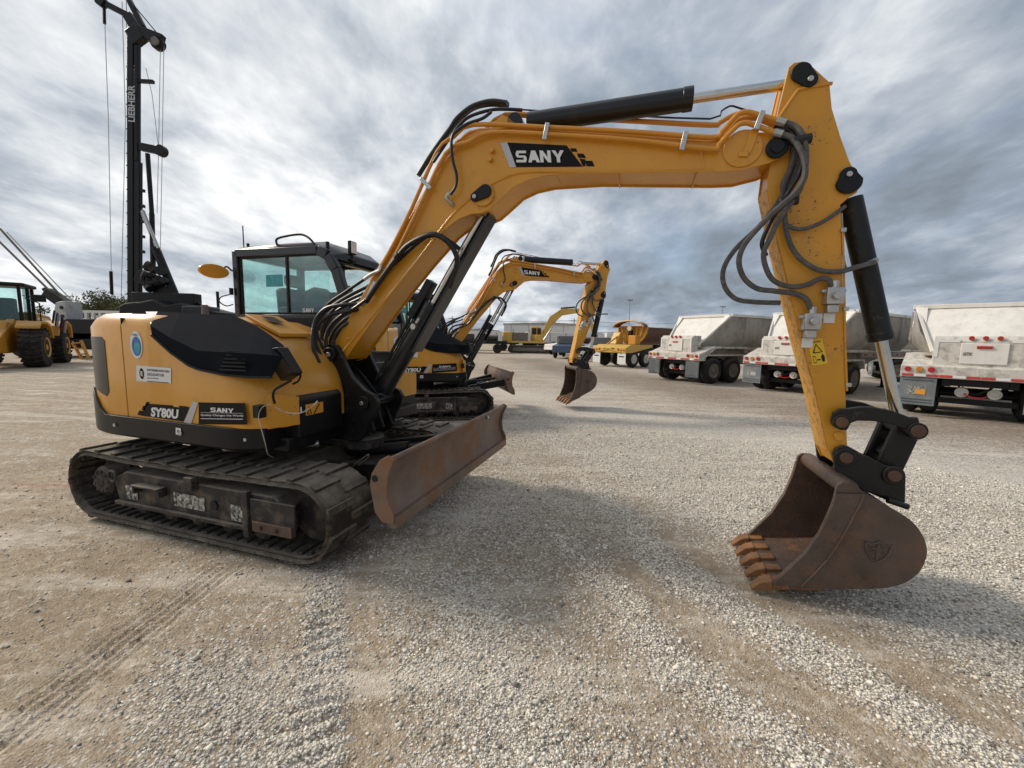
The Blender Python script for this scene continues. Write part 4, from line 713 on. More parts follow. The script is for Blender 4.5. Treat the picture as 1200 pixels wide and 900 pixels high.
def cylM(name,b2,t2):
    a,b=CY[name][:2]; M0=align(a,b,b2,t2)
    off=(Vector(t2)-Vector(b2)).length-(Vector(b)-Vector(a)).length; d=(Vector(t2)-Vector(b2)).normalized()
    return M0,Matrix.Translation((d.x*off,0,d.y*off))@M0
bcM=cylM('boomcyl',LB,ap(MBm,LT)); acM=cylM('armcyl',ap(MBm,AR),ap(MA,ATOP)); kcM=cylM('bucketcyl',ap(MA,BC0),L2)
MX={'static':Matrix.Identity(4),'boom':MBm,'boomhose':MBm,'arm':MA,'armhose':rot_xz(BTIP,math.radians(-14),tip),'bucket':MK,'link_a':align(AP,LP,A2,L2),'link_b':align(LP,CP,L2,C2),'blade':Matrix.Translation((-.06,0,.02))@rot_xz((.55,.4),.05),
 'boomcyl_barrel':bcM[0],'boomcyl_rod':bcM[1],'armcyl_barrel':acM[0],'armcyl_rod':acM[1],'bucketcyl_barrel':kcM[0],'bucketcyl_rod':kcM[1]}
for g,lst in GR.items():
    if g=='x': continue
    for o in lst: copy_tree(o,EX2,MX[g])
# ================================================================ GROUND
def vnoise(x,y,seed=0):
    xi=np.floor(x).astype(np.int64); yi=np.floor(y).astype(np.int64); fx=x-xi; fy=y-yi; fx=fx*fx*(3-2*fx); fy=fy*fy*(3-2*fy)
    def h(a,b):
        k=(a*374761393+b*668265263+seed*2147483647)&0xffffffff; k=((k^(k>>13))*1274126177)&0xffffffff; return ((k^(k>>16))&0xffff)/65535.
    return (h(xi,yi)*(1-fx)+h(xi+1,yi)*fx)*(1-fy)+(h(xi,yi+1)*(1-fx)+h(xi+1,yi+1)*fx)*fy
def fbm(x,y,o=4,seed=0): 
    s_=0;a=.5
    for i in range(o): s_=s_+a*vnoise(x*2**i,y*2**i,seed+i*17); a*=.5
    return s_/(1-.5**o)
def pl_dist(x,y,pts):
    best=np.full(x.shape,1e9); along=np.zeros(x.shape); L0=0
    for (ax,ay),(bx,by) in zip(pts,pts[1:]):
        dx,dy=bx-ax,by-ay; l=math.hypot(dx,dy); t=np.clip(((x-ax)*dx+(y-ay)*dy)/l**2,0,1); d=np.hypot(x-ax-t*dx,y-ay-t*dy)
        k=d<best; best=np.where(k,d,best); along=np.where(k,L0+t*l,along); L0+=l
    return best,along
def sstep(a,b,v): t=np.clip((v-a)/(b-a),0,1); return t*t*(3-2*t)
LADDER=[(-1.27,2.62),(-.91,1.79),(-.55,.95)]
STR=[([(.95,4.4),(1.02,3.5),(1.07,2.8),(1.30,2.47),(1.51,2.13),(1.73,1.63),(1.85,1.2)],.14,.60),([(.45,3.1),(.62,2.5),(.76,2.11),(1.03,1.63),(1.25,1.2)],.12,.46),
     ([(-.3,2.5),(-.16,2.04),(.03,1.63),(.15,1.2)],.18,.36),([(-1.5,1.75),(-1.1,1.5),(-.85,1.35)],.22,.35),([(2.6,3.6),(3.0,3.0),(3.5,2.4)],.4,.2)]
def pattern(x,y):
    wx=x+.10*(fbm(x*1.7,y*1.7,3,5)-.5)*2; wy=y+.10*(fbm(x*1.7,y*1.7,3,9)-.5)*2
    v=.31+.08*sstep(-1.0,1.0,wx)+.30*(fbm(wx*.9,wy*.55,4,3)-.5)*2+.16*(fbm((wx*.8+wy*.6)*3.2,(-wx*.6+wy*.8)*.5,4,61)-.5)*2
    for pts,w,a in STR:
        d,_=pl_dist(wx,wy,pts); v=v+a*np.exp(-(d/w)**2)
    d,_=pl_dist(wx,wy,[(1.30,3.2),(1.47,2.75),(1.66,2.4),(1.85,2.06),(2.09,1.6)]); v=v-.45*np.exp(-(d/.10)**2)
    d,_=pl_dist(wx,wy,[(.85,2.7),(1.02,2.27),(1.25,1.95),(1.44,1.67),(1.65,1.35)]); v=v-.38*np.exp(-(d/.10)**2)
    d,_=pl_dist(wx,wy,[(-.95,2.6),(-.86,2.31),(-.66,1.7),(-.45,1.2)]); v=v-.35*np.exp(-(d/.12)**2)
    d,_=pl_dist(wx,wy,[(-1.5,2.5),(-1.25,1.9),(-1.0,1.3)]); v=v-.15*np.exp(-(d/.15)**2)
    # the open ground to the right of the windrows is loose white stone
    q=(wx-1.95)+(wy-2.3)*.42; v=v+.52*sstep(0,.45,q)*sstep(9,4,wy)
    v=v+.26*sstep(3.4,5.2,wy)*sstep(-2,1,wx)-.16*sstep(-1.2,-3.2,wx-.25*wy)
    d,al=pl_dist(wx,wy,LADDER); v=v+np.exp(-(d/.11)**4)*(.42+.36*np.cos(al*2*math.pi/.085+2.2*fbm(x*9,y*9,2,31)))*(.6+.8*fbm(x*3,y*3,2,33))
    # pale driven lane in the distance, then a rougher brown strip
    d,_=pl_dist(wx,wy,[(-4,17),(-1.2,13.0),(3.0,7.6),(6.0,4.9),(8,3.4)]); v=v+.40*np.exp(-(d/1.1)**2)
    return np.clip(v,0,1)
def lane(x,y):
    x=x+.6*(fbm(x*.5,y*.5,3,41)-.5); d,_=pl_dist(x,y,[(-5,19),(-1.2,13.4),(2.6,8.4),(4.8,5.9),(6.3,4.6),(8.5,3.0)]); return np.exp(-(d/.95)**2)*(.55+.7*fbm(x*.9,y*.9,3,43))
def brown(x,y):
    d,_=pl_dist(x,y,[(1.0,32),(3.9,19.5),(6.6,12.5),(8.3,9.0),(11.6,6.6),(15,5)]); e=np.exp(-((x-.55)/.95)**2-((y-2.95)/.75)**2)*.75*np.clip(fbm(x*1.6,y*1.6,4,51)*2.2-.5,0,1); return np.maximum(np.exp(-(d/2.3)**4)*(.65+.5*fbm(x*.9,y*.9,3,4)),e)  # ellipse ahead of the blade: brown earth plus the machine's shade painted in
def height(x,y):
    near=sstep(14,5,np.hypot(x,y)); h=.030*(fbm(x*.8,y*.8,3,1)-.5)+near*.016*(fbm(x*5,y*5,3,2)-.5)+near*.007*(fbm(x*22,y*22,2,6)-.5)
    p=pattern(x,y); h=h+near*.016*(p-.4)
    d,al=pl_dist(x,y,LADDER); h=h+np.exp(-(d/.11)**4)*.007*np.cos(al*2*math.pi/.085+2.2*fbm(x*9,y*9,2,31))
    d,_=pl_dist(x,y,[(-2.1,.8),(-1.98,1.6),(-1.97,2.15),(-1.9,2.6)]); h=h-np.exp(-(d/.13)**4)*.010*(1+np.cos((x-.03*y)*2*math.pi/.055))
    m1=sstep(-1.6,-2.6,x)*sstep(6.5,5,y); h=h+m1*.008*np.cos((x*.35+y*.94)*2*math.pi/.16+2*fbm(x,y,2,8))*(fbm(x*.7,y*.7,2,12))
    m2=sstep(-3,-7,x)*sstep(18,12,y); h=h+m2*.020*np.cos((x*.25+y*.97)*2*math.pi/.9+5*fbm(x*.3,y*.3,2,18))
    hx,hy=x+2.1623,y-4.0097; c_,s_=math.cos(.3047),math.sin(.3047); lx=c_*hx-s_*hy; ly=s_*hx+c_*hy
    under=sstep(1.6,1.2,np.abs(lx))*sstep(1.3,1.12,np.abs(ly)); bu=sstep(1.0,.6,np.hypot(x-2.1,y-2.6))
    return h*(1-np.clip(under+.9*bu,0,1))-.012-.02*under-.004*bu
rs=list(np.geomspace(.55,15,520))+list(np.geomspace(15.4,9000,70)); rs=np.array(rs)
an=np.concatenate([np.linspace(-62,62,620),np.linspace(62,298,60)[1:-1]])*math.pi/180
RR,AA=np.meshgrid(rs,an,indexing='ij'); X=RR*np.sin(AA); Y=RR*np.cos(AA); Z=height(X,Y)
nr,na=RR.shape; vv=np.stack([X,Y,Z],-1).reshape(-1,3); vv=np.vstack([vv,[[0,0,-.012]]])
i,j=np.meshgrid(np.arange(nr-1),np.arange(na),indexing='ij'); j2=(j+1)%na
F=np.stack([i*na+j,(i+1)*na+j,(i+1)*na+j2,i*na+j2],-1).reshape(-1,4)[:,::-1]
def np_mesh(name,verts,quads,tris=None):
    me=bpy.data.meshes.new(name); me.vertices.add(len(verts)); me.vertices.foreach_set('co',verts.astype(np.float32).ravel())
    nt_=0 if tris is None else len(tris); nq=len(quads); loops=np.concatenate([quads.ravel()]+([tris.ravel()] if nt_ else []))
    me.loops.add(len(loops)); me.loops.foreach_set('vertex_index',loops.astype(np.int32)); me.polygons.add(nq+nt_)
    st=np.concatenate([np.arange(nq)*4,nq*4+np.arange(nt_)*3]); me.polygons.foreach_set('loop_start',st.astype(np.int32)); me.update(calc_edges=True); me.validate(); return me
k=np.arange(na); TR=np.stack([np.full(na,nr*na),k,(k+1)%na],-1)[:,::-1]
gm=np_mesh('ground',vv,F,TR); gm.polygons.foreach_set('use_smooth',[True]*len(gm.polygons))
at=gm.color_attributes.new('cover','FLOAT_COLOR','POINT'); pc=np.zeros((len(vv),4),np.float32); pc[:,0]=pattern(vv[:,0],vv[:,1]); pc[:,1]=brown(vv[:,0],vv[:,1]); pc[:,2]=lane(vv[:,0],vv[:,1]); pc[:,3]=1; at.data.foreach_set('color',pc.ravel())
def ground_mat():
    m=bpy.data.materials.new('limestone_gravel'); m.use_nodes=True; nt=m.node_tree; N=nt.nodes; Lk=nt.links; b=N['Principled BSDF']; b.inputs['Roughness'].default_value=.92; b.inputs['Specular IOR Level'].default_value=.2
    tc=N.new('ShaderNodeTexCoord'); P=tc.outputs['Object']
    def no(sc,det=5,rg=.6): t=N.new('ShaderNodeTexNoise'); t.inputs['Scale'].default_value=sc; t.inputs['Detail'].default_value=det; t.inputs['Roughness'].default_value=rg; Lk.new(P,t.inputs[0]); return t.outputs[0]
    def mr(v,a,b_,c,d): t=N.new('ShaderNodeMapRange'); Lk.new(v,t.inputs[0]); [setattr(t.inputs[i+1],'default_value',x) for i,x in enumerate((a,b_,c,d))]; return t.outputs[0]
    def mx(f,a,b_,bt='MIX'):
        t=N.new('ShaderNodeMix'); t.data_type='RGBA'; t.blend_type=bt
        for s_,v in((0,f),(6,a),(7,b_)):
            if isinstance(v,tuple): t.inputs[s_].default_value=(*v,1)
            elif isinstance(v,(int,float)): t.inputs[s_].default_value=v
            else: Lk.new(v,t.inputs[s_])
        return t.outputs[2]
    def ma(op,a,b_): 
        t=N.new('ShaderNodeMath'); t.operation=op
        for i,v in enumerate((a,b_)):
            if isinstance(v,(int,float)): t.inputs[i].default_value=v
            else: Lk.new(v,t.inputs[i])
        return t.outputs[0]
    ca=N.new('ShaderNodeVertexColor'); ca.layer_name='cover'; sp=N.new('ShaderNodeSeparateColor'); Lk.new(ca.outputs[0],sp.inputs[0])
    vo=N.new('ShaderNodeTexVoronoi'); vo.inputs['Scale'].default_value=62; Lk.new(P,vo.inputs['Vector'])
    v2=N.new('ShaderNodeTexVoronoi'); v2.inputs['Scale'].default_value=125; Lk.new(P,v2.inputs['Vector'])
    s1=N.new('ShaderNodeSeparateColor'); Lk.new(vo.outputs['Color'],s1.inputs[0]); s2=N.new('ShaderNodeSeparateColor'); Lk.new(v2.outputs['Color'],s2.inputs[0])
    rp=N.new('ShaderNodeValToRGB'); e=rp.color_ramp.elements; e[0].position=0; e[0].color=(.21,.17,.13,1); e[1].position=1; e[1].color=(.92,.87,.79,1)
    for p,c in((.22,(.45,.385,.31,1)),(.55,(.71,.655,.575,1)),(.8,(.84,.79,.71,1))): q=e.new(p); q.color=c
    Lk.new(s1.outputs[0],rp.inputs[0])
    gap=mr(vo.outputs['Distance'],.38,.75,0,.70); stone=mx(gap,rp.outputs[0],(.17,.13,.10))
    r2=N.new('ShaderNodeValToRGB'); e=r2.color_ramp.elements; e[0].color=(.21,.155,.10,1); e[1].color=(.56,.46,.34,1); q=e.new(.7); q.color=(.37,.29,.205,1); Lk.new(s2.outputs[0],r2.inputs[0])
    fines=mx(.35,r2.outputs[0],(.42,.335,.24))
    nz=no(3,6); amt=ma('ADD',sp.outputs[0],mr(nz,.3,.7,-.22,.22)); pick=mr(ma('ADD',amt,mr(s1.outputs[1],0,1,-.42,.42)),.36,.60,0,1)
    c=mx(pick,fines,stone)
    
    n2=no(.5,5); c=mx(mr(n2,.35,.7,0,.16),c,(.33,.27,.195),'MIX')
    mp=N.new('ShaderNodeMapping'); mp.inputs['Rotation'].default_value=(0,0,.88); mp.inputs['Scale'].default_value=(.35,2.4,1); Lk.new(P,mp.inputs[0]); ts=N.new('ShaderNodeTexNoise'); ts.inputs['Scale'].default_value=1.3; ts.inputs['Detail'].default_value=9; ts.inputs['Roughness'].default_value=.7; Lk.new(mp.outputs[0],ts.inputs[0])
    c=mx(mr(ts.outputs[0],.50,.66,0,.60),c,(.80,.73,.62)); c=mx(mr(ts.outputs[0],.47,.32,0,.45),c,(.29,.23,.165))
    n8=no(13,6,.75); c=mx(mr(n8,.52,.66,0,.45),c,(.78,.71,.60)); c=mx(mr(n8,.47,.33,0,.40),c,(.22,.175,.13))
    n3=no(1.6,6,.7); c=mx(mr(n3,.58,.72,0,.35),c,(.21,.16,.115))
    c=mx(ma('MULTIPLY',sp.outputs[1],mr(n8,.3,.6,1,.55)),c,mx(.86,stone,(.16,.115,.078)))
    c=mx(ma('MULTIPLY',sp.outputs[2],.75),c,mx(.5,stone,(.74,.68,.58)))
    # faint red marking paint on the ground behind the track
    sx=N.new('ShaderNodeSeparateXYZ'); Lk.new(P,sx.inputs[0])
    dx=ma('DIVIDE',ma('ADD',sx.outputs[0],4.75),.55); dy=ma('DIVIDE',ma('ADD',sx.outputs[1],-4.05),.05); dd_=ma('ADD',ma('MULTIPLY',dx,dx),ma('MULTIPLY',dy,dy))
    f=ma('MULTIPLY',mr(dd_,.3,1.1,.55,0),mr(no(14,4),.42,.6,0,1)); c=mx(f,c,(.42,.10,.07))
    Lk.new(c,b.inputs['Base Color'])
    bp=N.new('ShaderNodeBump'); bp.inputs['Distance'].default_value=.012; bp.inputs['Strength'].default_value=.75
    hh_=ma('MULTIPLY',mr(vo.outputs['Distance'],.0,.75,1,0),mr(pick,0,1,.25,1)); hh_=ma('ADD',hh_,ma('MULTIPLY',mr(v2.outputs['Distance'],0,.7,1,0),.3)); Lk.new(hh_,bp.inputs['Height']); Lk.new(bp.outputs[0],b.inputs['Normal']); return m
GM=ground_mat(); gm.materials.append(GM); g=bpy.data.objects.new('ground',gm); COL.objects.link(g); g['kind']='structure'
# loose crushed stones lying on it (nobody could count them)
def stones():
    n0=330000; r=1.0+6.5*rng.random(n0)**1.35; a=(rng.random(n0)*112-56)*math.pi/180; x=r*np.sin(a); y=r*np.cos(a)
    p=pattern(x,y); keep=rng.random(n0)<(.06+1.15*np.clip(p-.22,0,1)); x,y,p=x[keep],y[keep],p[keep]
    hx,hy=x+2.1623,y-4.0097; c_,s_=math.cos(.3047),math.sin(.3047); lx=c_*hx-s_*hy; ly=s_*hx+c_*hy
    k=~((np.abs(lx)<1.3)&(np.abs(np.abs(ly)-.86)<.24)); x,y,p=x[k],y[k],p[k]
    n=len(x); s=.0030+.0056*rng.random(n)**2.6+.008*(rng.random(n)<.008); s=s*(1+.25*np.hypot(x,y)/5)
    base=np.array([(1,0,0),(-1,0,0),(0,1,0),(0,-1,0),(0,0,1),(0,0,-1)],float); tri=np.array([(0,2,4),(2,1,4),(1,3,4),(3,0,4),(2,0,5),(1,2,5),(3,1,5),(0,3,5)])
    V=base[None]*(1+.5*(rng.random((n,6,3))-.5))*np.stack([s*(.8+.7*rng.random(n)),s*(.7+.5*rng.random(n)),s*(.5+.4*rng.random(n))],-1)[:,None,:]
    V=V+.25*s[:,None,None]*(rng.random((n,6,3))-.5); an_=rng.random(n)*6.283; ca,sa=np.cos(an_)[:,None],np.sin(an_)[:,None]
    V=np.stack([V[...,0]*ca-V[...,1]*sa,V[...,0]*sa+V[...,1]*ca,V[...,2]],-1); z=height(x,y)+s*.25
    V+=np.stack([x,y,z],-1)[:,None,:]; T=(np.arange(n)[:,None,None]*6+tri[None]).reshape(-1,3)
    me=np_mesh('loose_gravel',V.reshape(-1,3),np.zeros((0,4),int),T)
    t=rng.random(n); tone=.52+.38*t**1.1+.06*(p-.5); tone=np.where(rng.random(n)<.12,.20+.1*rng.random(n),tone); warm=rng.random(n)*.16
    col=np.stack([tone,tone*(.94-.12*warm),tone*(.85-.6*warm),np.ones(n)],-1); at=me.color_attributes.new('stone','FLOAT_COLOR','POINT'); at.data.foreach_set('color',np.repeat(col,6,0).astype(np.float32).ravel())
    m=bpy.data.materials.new('crushed_limestone'); m.use_nodes=True; b=m.node_tree.nodes['Principled BSDF']; b.inputs['Roughness'].default_value=.85; b.inputs['Specular IOR Level'].default_value=.25
    vc=m.node_tree.nodes.new('ShaderNodeVertexColor'); vc.layer_name='stone'; m.node_tree.links.new(vc.outputs[0],b.inputs['Base Color']); me.materials.append(m)
    o=bpy.data.objects.new('loose_gravel',me); COL.objects.link(o); o['kind']='stuff'; o['label']='loose crushed limestone scattered over the yard'; return n
stones()
# ================================================================ BACKGROUND THINGS
def wheel_mb(c,r,w,n=28): return MB().lathe([(-w/2+.07,.0),(-w/2+.07,r*.50),(-w/2,r*.57),(-w/2-.01,r*.62),(-w/2,r*.86),(-w/2+.04,r*.97),(-w/2+.08,r),(w/2-.08,r),(w/2-.04,r*.97),(w/2,r*.86),(w/2+.01,r*.62),(w/2,r*.57),(w/2-.07,r*.50),(w/2-.07,.001)],n,c)
def rim_mb(c,r,s_): return MB().lathe([(0,0),(0,r*.18),(s_*-.04,r*.22),(s_*-.05,r*.42),(0,r*.5),(s_*.012,r*.56),(s_*-.0,r*.56),(s_*-.03,.001)],22,c)
def trailer(label,left_corner,d,length=9.5,chev=False,rounded=False,flag=False,hz=2.62):
    d=Vector(d).normalized(); w=Vector((d.y,-d.x)); c=Vector(left_corner)+w*1.24; t=thing('bottom_dump_trailer',label,'trailer',(c.x,c.y,0),math.atan2(d.y,d.x),'white bottom dump trailers in the row')
    def A(n,mb,m,bv=.0,par=None,**k): return obj(n,mb,m,par or t,bv,**k)
    Wt=1.22; x1=length; zt=hz; bg=.10 if rounded else 0
    def side(s_):
        X_=[1.75,2.6,(1.75+x1)/2,x1-1,x1]; rows=[]
        for z,wd in((zt,Wt),(zt-.35,Wt+bg*.6),(1.95,Wt+bg),(1.65,Wt+bg*.6-.02),(1.38,Wt-.22)):
            rows.append([( (x if i else .48+(1.75-.48)*max(0,(z-1.40)/(zt-1.40))**(.9)), s_*wd if i else s_*(wd*(.62+.38*((z-1.38)/(zt-1.38)))), z) for i,x in enumerate(X_)])
        return MB().loft(rows,cap=False,closed=False)
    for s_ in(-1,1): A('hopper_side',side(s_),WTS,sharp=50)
    n=7; rows=[]
    for k in range(n+1):
        z=1.40+(zt-1.40)*k/n; x=.48+(1.75-.48)*(k/n)**.9; wd=(Wt if k==n else Wt*(.62+.38*k/n))
        rows.append([(x-.0-(.14 if rounded else .03)*math.cos(u*math.pi/2)*(1-(k/n)**3),wd*u,z) for u in(-1,-.8,-.4,0,.4,.8,1)])
    A('rear_slope_sheet',MB().loft(rows,cap=False,closed=False),WTR,sharp=50)
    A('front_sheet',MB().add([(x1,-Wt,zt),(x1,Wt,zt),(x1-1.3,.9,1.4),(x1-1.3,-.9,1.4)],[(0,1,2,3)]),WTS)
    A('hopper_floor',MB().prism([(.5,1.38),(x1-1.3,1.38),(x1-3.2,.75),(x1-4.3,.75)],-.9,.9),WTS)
    for s_ in(-1,1): A('top_rail',MB().box(1.72,x1,s_*Wt-.05,s_*Wt+.05,zt-.04,zt+.06),WTR,.01)
    A('top_rail',MB().box(1.66,1.78,-Wt+.051,Wt-.051,zt-.04,zt+.06),WTR,.01)
    for s_ in(-1,1): A('corner_gusset',MB().loft([[(1.66,s_*Wt,zt),(1.66,s_*(Wt-.22),zt),(1.74,s_*(Wt-.22),zt)],[(1.36,s_*(Wt*.86),zt-.42),(1.30,s_*(Wt*.80),zt-.42),(1.34,s_*(Wt*.84),zt-.42)]]),WTR)
    for s_ in(-1,1): A('edge_strip',MB().obox((1.74,s_*(Wt-.02),zt),(.50,s_*Wt*.64,1.46),.05,.05),WTR)
    # rear box with lights and door, deck, bumper
    A('rear_box',MB().prism([(.18,1.10),(.18,1.72),(.30,1.82),(.7,1.82),(.7,1.10)],-.76,.76),WTB,.02)
    [A('reflective_frame',MB().box(.170,.178,min(q*.74,q*.68),max(q*.74,q*.68),1.35,1.74).box(.170,.178,min(q*.36,q*.679),max(q*.36,q*.679),1.68,1.74),WHT) for q in(-1,1)]
    dr=A('box_door',MB().box(.150,.178,-.34,.34,1.22,1.66),WTR,.01); A('door_handle',MB().cyl((.14,-.11,1.58),(.14,.11,1.58),.03,10),RED,0,dr); A('door_plate',MB().box(.144,.149,.17,.30,1.40,1.47),WORN,0,dr)
    for y in(-.2,0,.2): A('marker_light',MB().cyl((.20,y,1.775),(.155,y,1.775),.045,14),RED)
    A('deck',MB().prism([(.03,.88),(.03,1.14),(.20,1.18),(.9,1.42),(2.9,1.42),(2.9,1.34),(.95,1.34),(.40,1.00),(.40,.88)],-1.24,1.24),WTB,.01)
    A('lettering_strip',MB().box(.165,.168,-.6,.6,1.13,1.165),REDT)
    for s_ in(-1,1):
        for k,y in enumerate((1.12,.93,.74)): A('tail_light',MB().cyl((.035,s_*y,1.06),(.0,s_*y,1.06),.058,18),AMB if k==1 else RED,.004)
    for k in range(12):
        y0=-1.22+k*.2035; A('tape_strip',MB().box(.022,.0285,y0,y0+.19,.90,.955),REDT if k%3!=1 else WHT)
    for s_ in(-1,1):
        f=MB().box(.06,.075,s_*.93-.30,s_*.93+.30,.24,.87); fl=A('mud_flap',f,DFLAP if chev else GREYF,.003)
        if chev:
            for k in range(9):
                z=.30+.06*k; mb=MB(); mb.obox((.055,s_*.93-.27,z),(.055,s_*.93,min(z+.11,.85)),.008,.022).obox((.055,s_*.93+.27,z),(.055,s_*.93,min(z+.11,.85)),.008,.022); 
                for q in(-1,1): A('flap_chevron',MB().obox((.055,s_*.93+q*.27,z),(.055,s_*.93,min(z+.11,.85)),.008,.022),GREYF,0,fl)
        else:
            for z in(.30,.36,.80): A('flap_bar',MB().box(.050,.059,s_*.93-.25,s_*.93+.25,z,z+.022),DFLAP,0,fl)
            A('flap_print',MB().box(.054,.059,s_*.93-.14,s_*.93+.16,.48,.66),WORN,0,fl); A('flap_print',MB().box(.050,.0535,s_*.93-.14,s_*.93+.02,.49,.60),LORG if flag else SIL,0,fl)
    # running gear
    for x in(.95,2.12):
        for s_ in(-1,1):
            for y,nm in((1.07,'outer'),(.74,'inner')):
                ty=A('tyre',wheel_mb((x,s_*y,.50),.50,.27),TYR,sharp=40)
                if nm=='outer': A('rim',rim_mb((x,s_*(y+.13),.50),.50,s_),RIM,0,ty)
        A('axle',MB().cyl((x,-.6,.5),(x,.6,.5),.07,12),BLK)
    A('chassis',MB().box(.25,3.4,-.55,-.42,.70,.99).box(.25,3.4,.42,.55,.70,.99),BLK); A('cross_member',MB().box(.25,.37,-.419,.419,.72,.92),BLK,.01)
    for y in(-.24,.24): A('air_tank',MB().cyl((.42,y,.58),(.30,y,.58),.11,16),WTB,.01); A('tank_hub',MB().cyl((.30,y,.58),(.27,y,.58),.05,12),STEEL)
    A('lower_bar',MB().box(.5,.6,-.60,.60,.30,.42),BLK,.01)
    for s_ in(-1,1):
        A('fender',MB().prism([(.45,1.06),(2.65,1.06),(2.75,.80),(2.80,.80),(2.70,1.12),(.45,1.12)],min(s_*.62,s_*1.22),max(s_*.62,s_*1.22)),WTB,.01)
        A('side_rail',MB().box(2.95,x1+.6,s_*.98-.05,s_*.98+.05,1.16,1.36),WTS,.01)
        for k in range(8): A('side_reflector',MB().box(3.2+.7*k,3.36+.7*k,min(s_*1.031,s_*1.04),max(s_*1.031,s_*1.04),1.22,1.28),REDT)
    for s_ in(-1,1):
        for xr in(2.6,(1.75+x1)/2,x1-1): A('side_rib',MB().obox((xr,s_*(Wt+bg*.8+.02),zt-.06),(xr,s_*(Wt+bg*.9+.02),1.75),.05,.04,(0,1,0)),WTS)
    A('brake_hose',MB().tube([(.4,-.2,.72),(.3,-.05,.60),(.36,.1,.55),(.42,.24,.70)],.018,6,4),BLK); A('brake_hose',MB().tube([(.4,.3,.72),(.25,.15,.52),(.3,-.1,.50),(.42,-.24,.68)],.016,6,4),RED)
    A('gooseneck',MB().prism([(x1-1.3,1.36),(x1+1.6,1.36),(x1+1.6,1.2),(x1-.2,1.1),(x1-1.2,.95)],-.5,.5),WTS,.02)
    for s_ in(-1,1): A('landing_leg',MB().box(x1-.3,x1-.16,s_*.7-.07,s_*.7+.07,.02,1.2).box(x1-.4,x1-.06,s_*.7-.14,s_*.7+.14,0,.03),BLK,.005)
    A('drive_pipe',MB().cyl((3.2,-.5,.75),(x1-2,-.5,.75),.08,10),BLK)
    return t
trailer('white bottom dump trailer with dark chevron mud flaps, leftmost of the white trailers',(5.72,17.25),(.89,.46),6.6,chev=True)
trailer('white bottom dump trailer half hidden behind the big excavator arm, plain grey mud flaps',(7.95,14.1),(.86,.51),6.4,flag=False)
trailer('small far white trailer seen between the bucket cylinder and the nearest trailer',(17.1,20.4),(.84,-.42),8.0)
trailer('nearest white trailer at the right edge, cut off by the frame, with big rounded tail',(9.05,9.5),(.74,.67),7.5,rounded=True,flag=True,hz=2.56)
# ---- yellow tub trailer
def tub():
    d=Vector((.80,.60)).normalized(); t=thing('side_dump_trailer','yellow half round tub trailer with white mud flaps beside the leftmost white trailer','trailer',(5.75,24.5,0),math.atan2(d.y,d.x))
    def A(n,mb,m,bv=0,par=None,**k): return obj(n,mb,m,par or t,bv,**k)
    A('deck',MB().prism([(0,.86),(0,1.16),(.5,1.34),(2.6,1.34),(2.6,1.2),(.6,.86)],-1.24,1.24),CATP,.02)
    r_=1.08; arc=[(r_*math.cos(a),2.42+0-r_*math.sin(a)*.98) for a in [math.pi*k/16 for k in range(17)]]
    A('tub',MB().loft([[(2.2,y,z) for y,z in arc],[(8.4,y,z) for y,z in arc]],cap=False,closed=False),RUST,sharp=50)
    A('tub_end',MB().add([(2.25,y,z) for y,z in arc],[tuple(range(17))]),mat('tub_yellow',(.62,.32,.04),.5,0,.15,1,0,60,(.3,.14,.05),.4,2))
    A('tub_rim',MB().tube([(2.2,y,z) for y,z in arc]+[(2.2,-r_,2.45),(2.2,r_,2.45)],.06,6,0),CATY)
    for y in(-.8,-.4,0,.4,.8): A('end_rib',MB().obox((2.16,y,2.4),(2.16,y*.6,1.45),.06,.05),CATP)
    A('arched_hood',MB().tube([(1.7,r_*1.05*math.cos(a),2.4+.40*math.sin(a)) for a in [math.pi*k/12 for k in range(13)]],.05,6,0),CATY)
    A('hood_sheet',MB().add([(xx,r_*math.cos(a),2.4+.39*math.sin(a)) for xx in(1.72,2.3) for a in [math.pi*k/12 for k in range(13)]],[(k,k+1,k+14,k+13) for k in range(12)]),RUST)
    A('post_head',MB().cyl((2.0,0,2.35),(1.85,0,2.35),.16,14),WTB); A('centre_post',MB().box(1.95,2.1,-.1,.1,1.3,2.4),BLK)
    A('draft_brace',MB().obox((-.02,-.9,.9),(-.02,.3,1.15),.06,.06).obox((-.02,.9,.9),(-.02,-.3,1.15),.06,.06),CATP)
    for s_ in(-1,1):
        A('white_mud_flap',MB().box(.02,.04,s_*.95-.29,s_*.95+.29,.22,.84),WHT); A('flap_print',MB().box(.012,.019,s_*.95-.18,s_*.95+.18,.62,.68),DBLK)
        for y in(.3,.45): pass
        for k in(1.12,.92,.72): A('tail_light',MB().cyl((.01,s_*k,1.02),(-.02,s_*k,1.02),.05,12),RED)
        for x in(.9,2.1):
            ty=A('tyre',wheel_mb((x,s_*1.05,.5),.5,.3,20),TYR,sharp=40); A('rim',rim_mb((x,s_*1.19,.5),.62,s_),WTB,0,ty)
    [A('rail',MB().box(.3,8.4,y_,y_+.1,.8,1.1),BLK) for y_ in(-.5,.4)]; A('amber_panel',MB().prism([(1.2,1.36),(1.9,1.36),(1.9,2.1),(1.6,2.1)],.45,1.0),CATP,.04); A('amber_brace',MB().obox((.6,.7,1.3),(1.9,.5,2.1),.08,.08),CATY); A('amber_panel',MB().box(1.2,1.7,-1.0,-.45,1.36,1.9),CATY,.04)
    for k in range(5): A('deck_hole',MB().cyl((-.005,-.7+.35*k,1.09),(.001,-.7+.35*k,1.09),.045,10),BLKF)
tub()
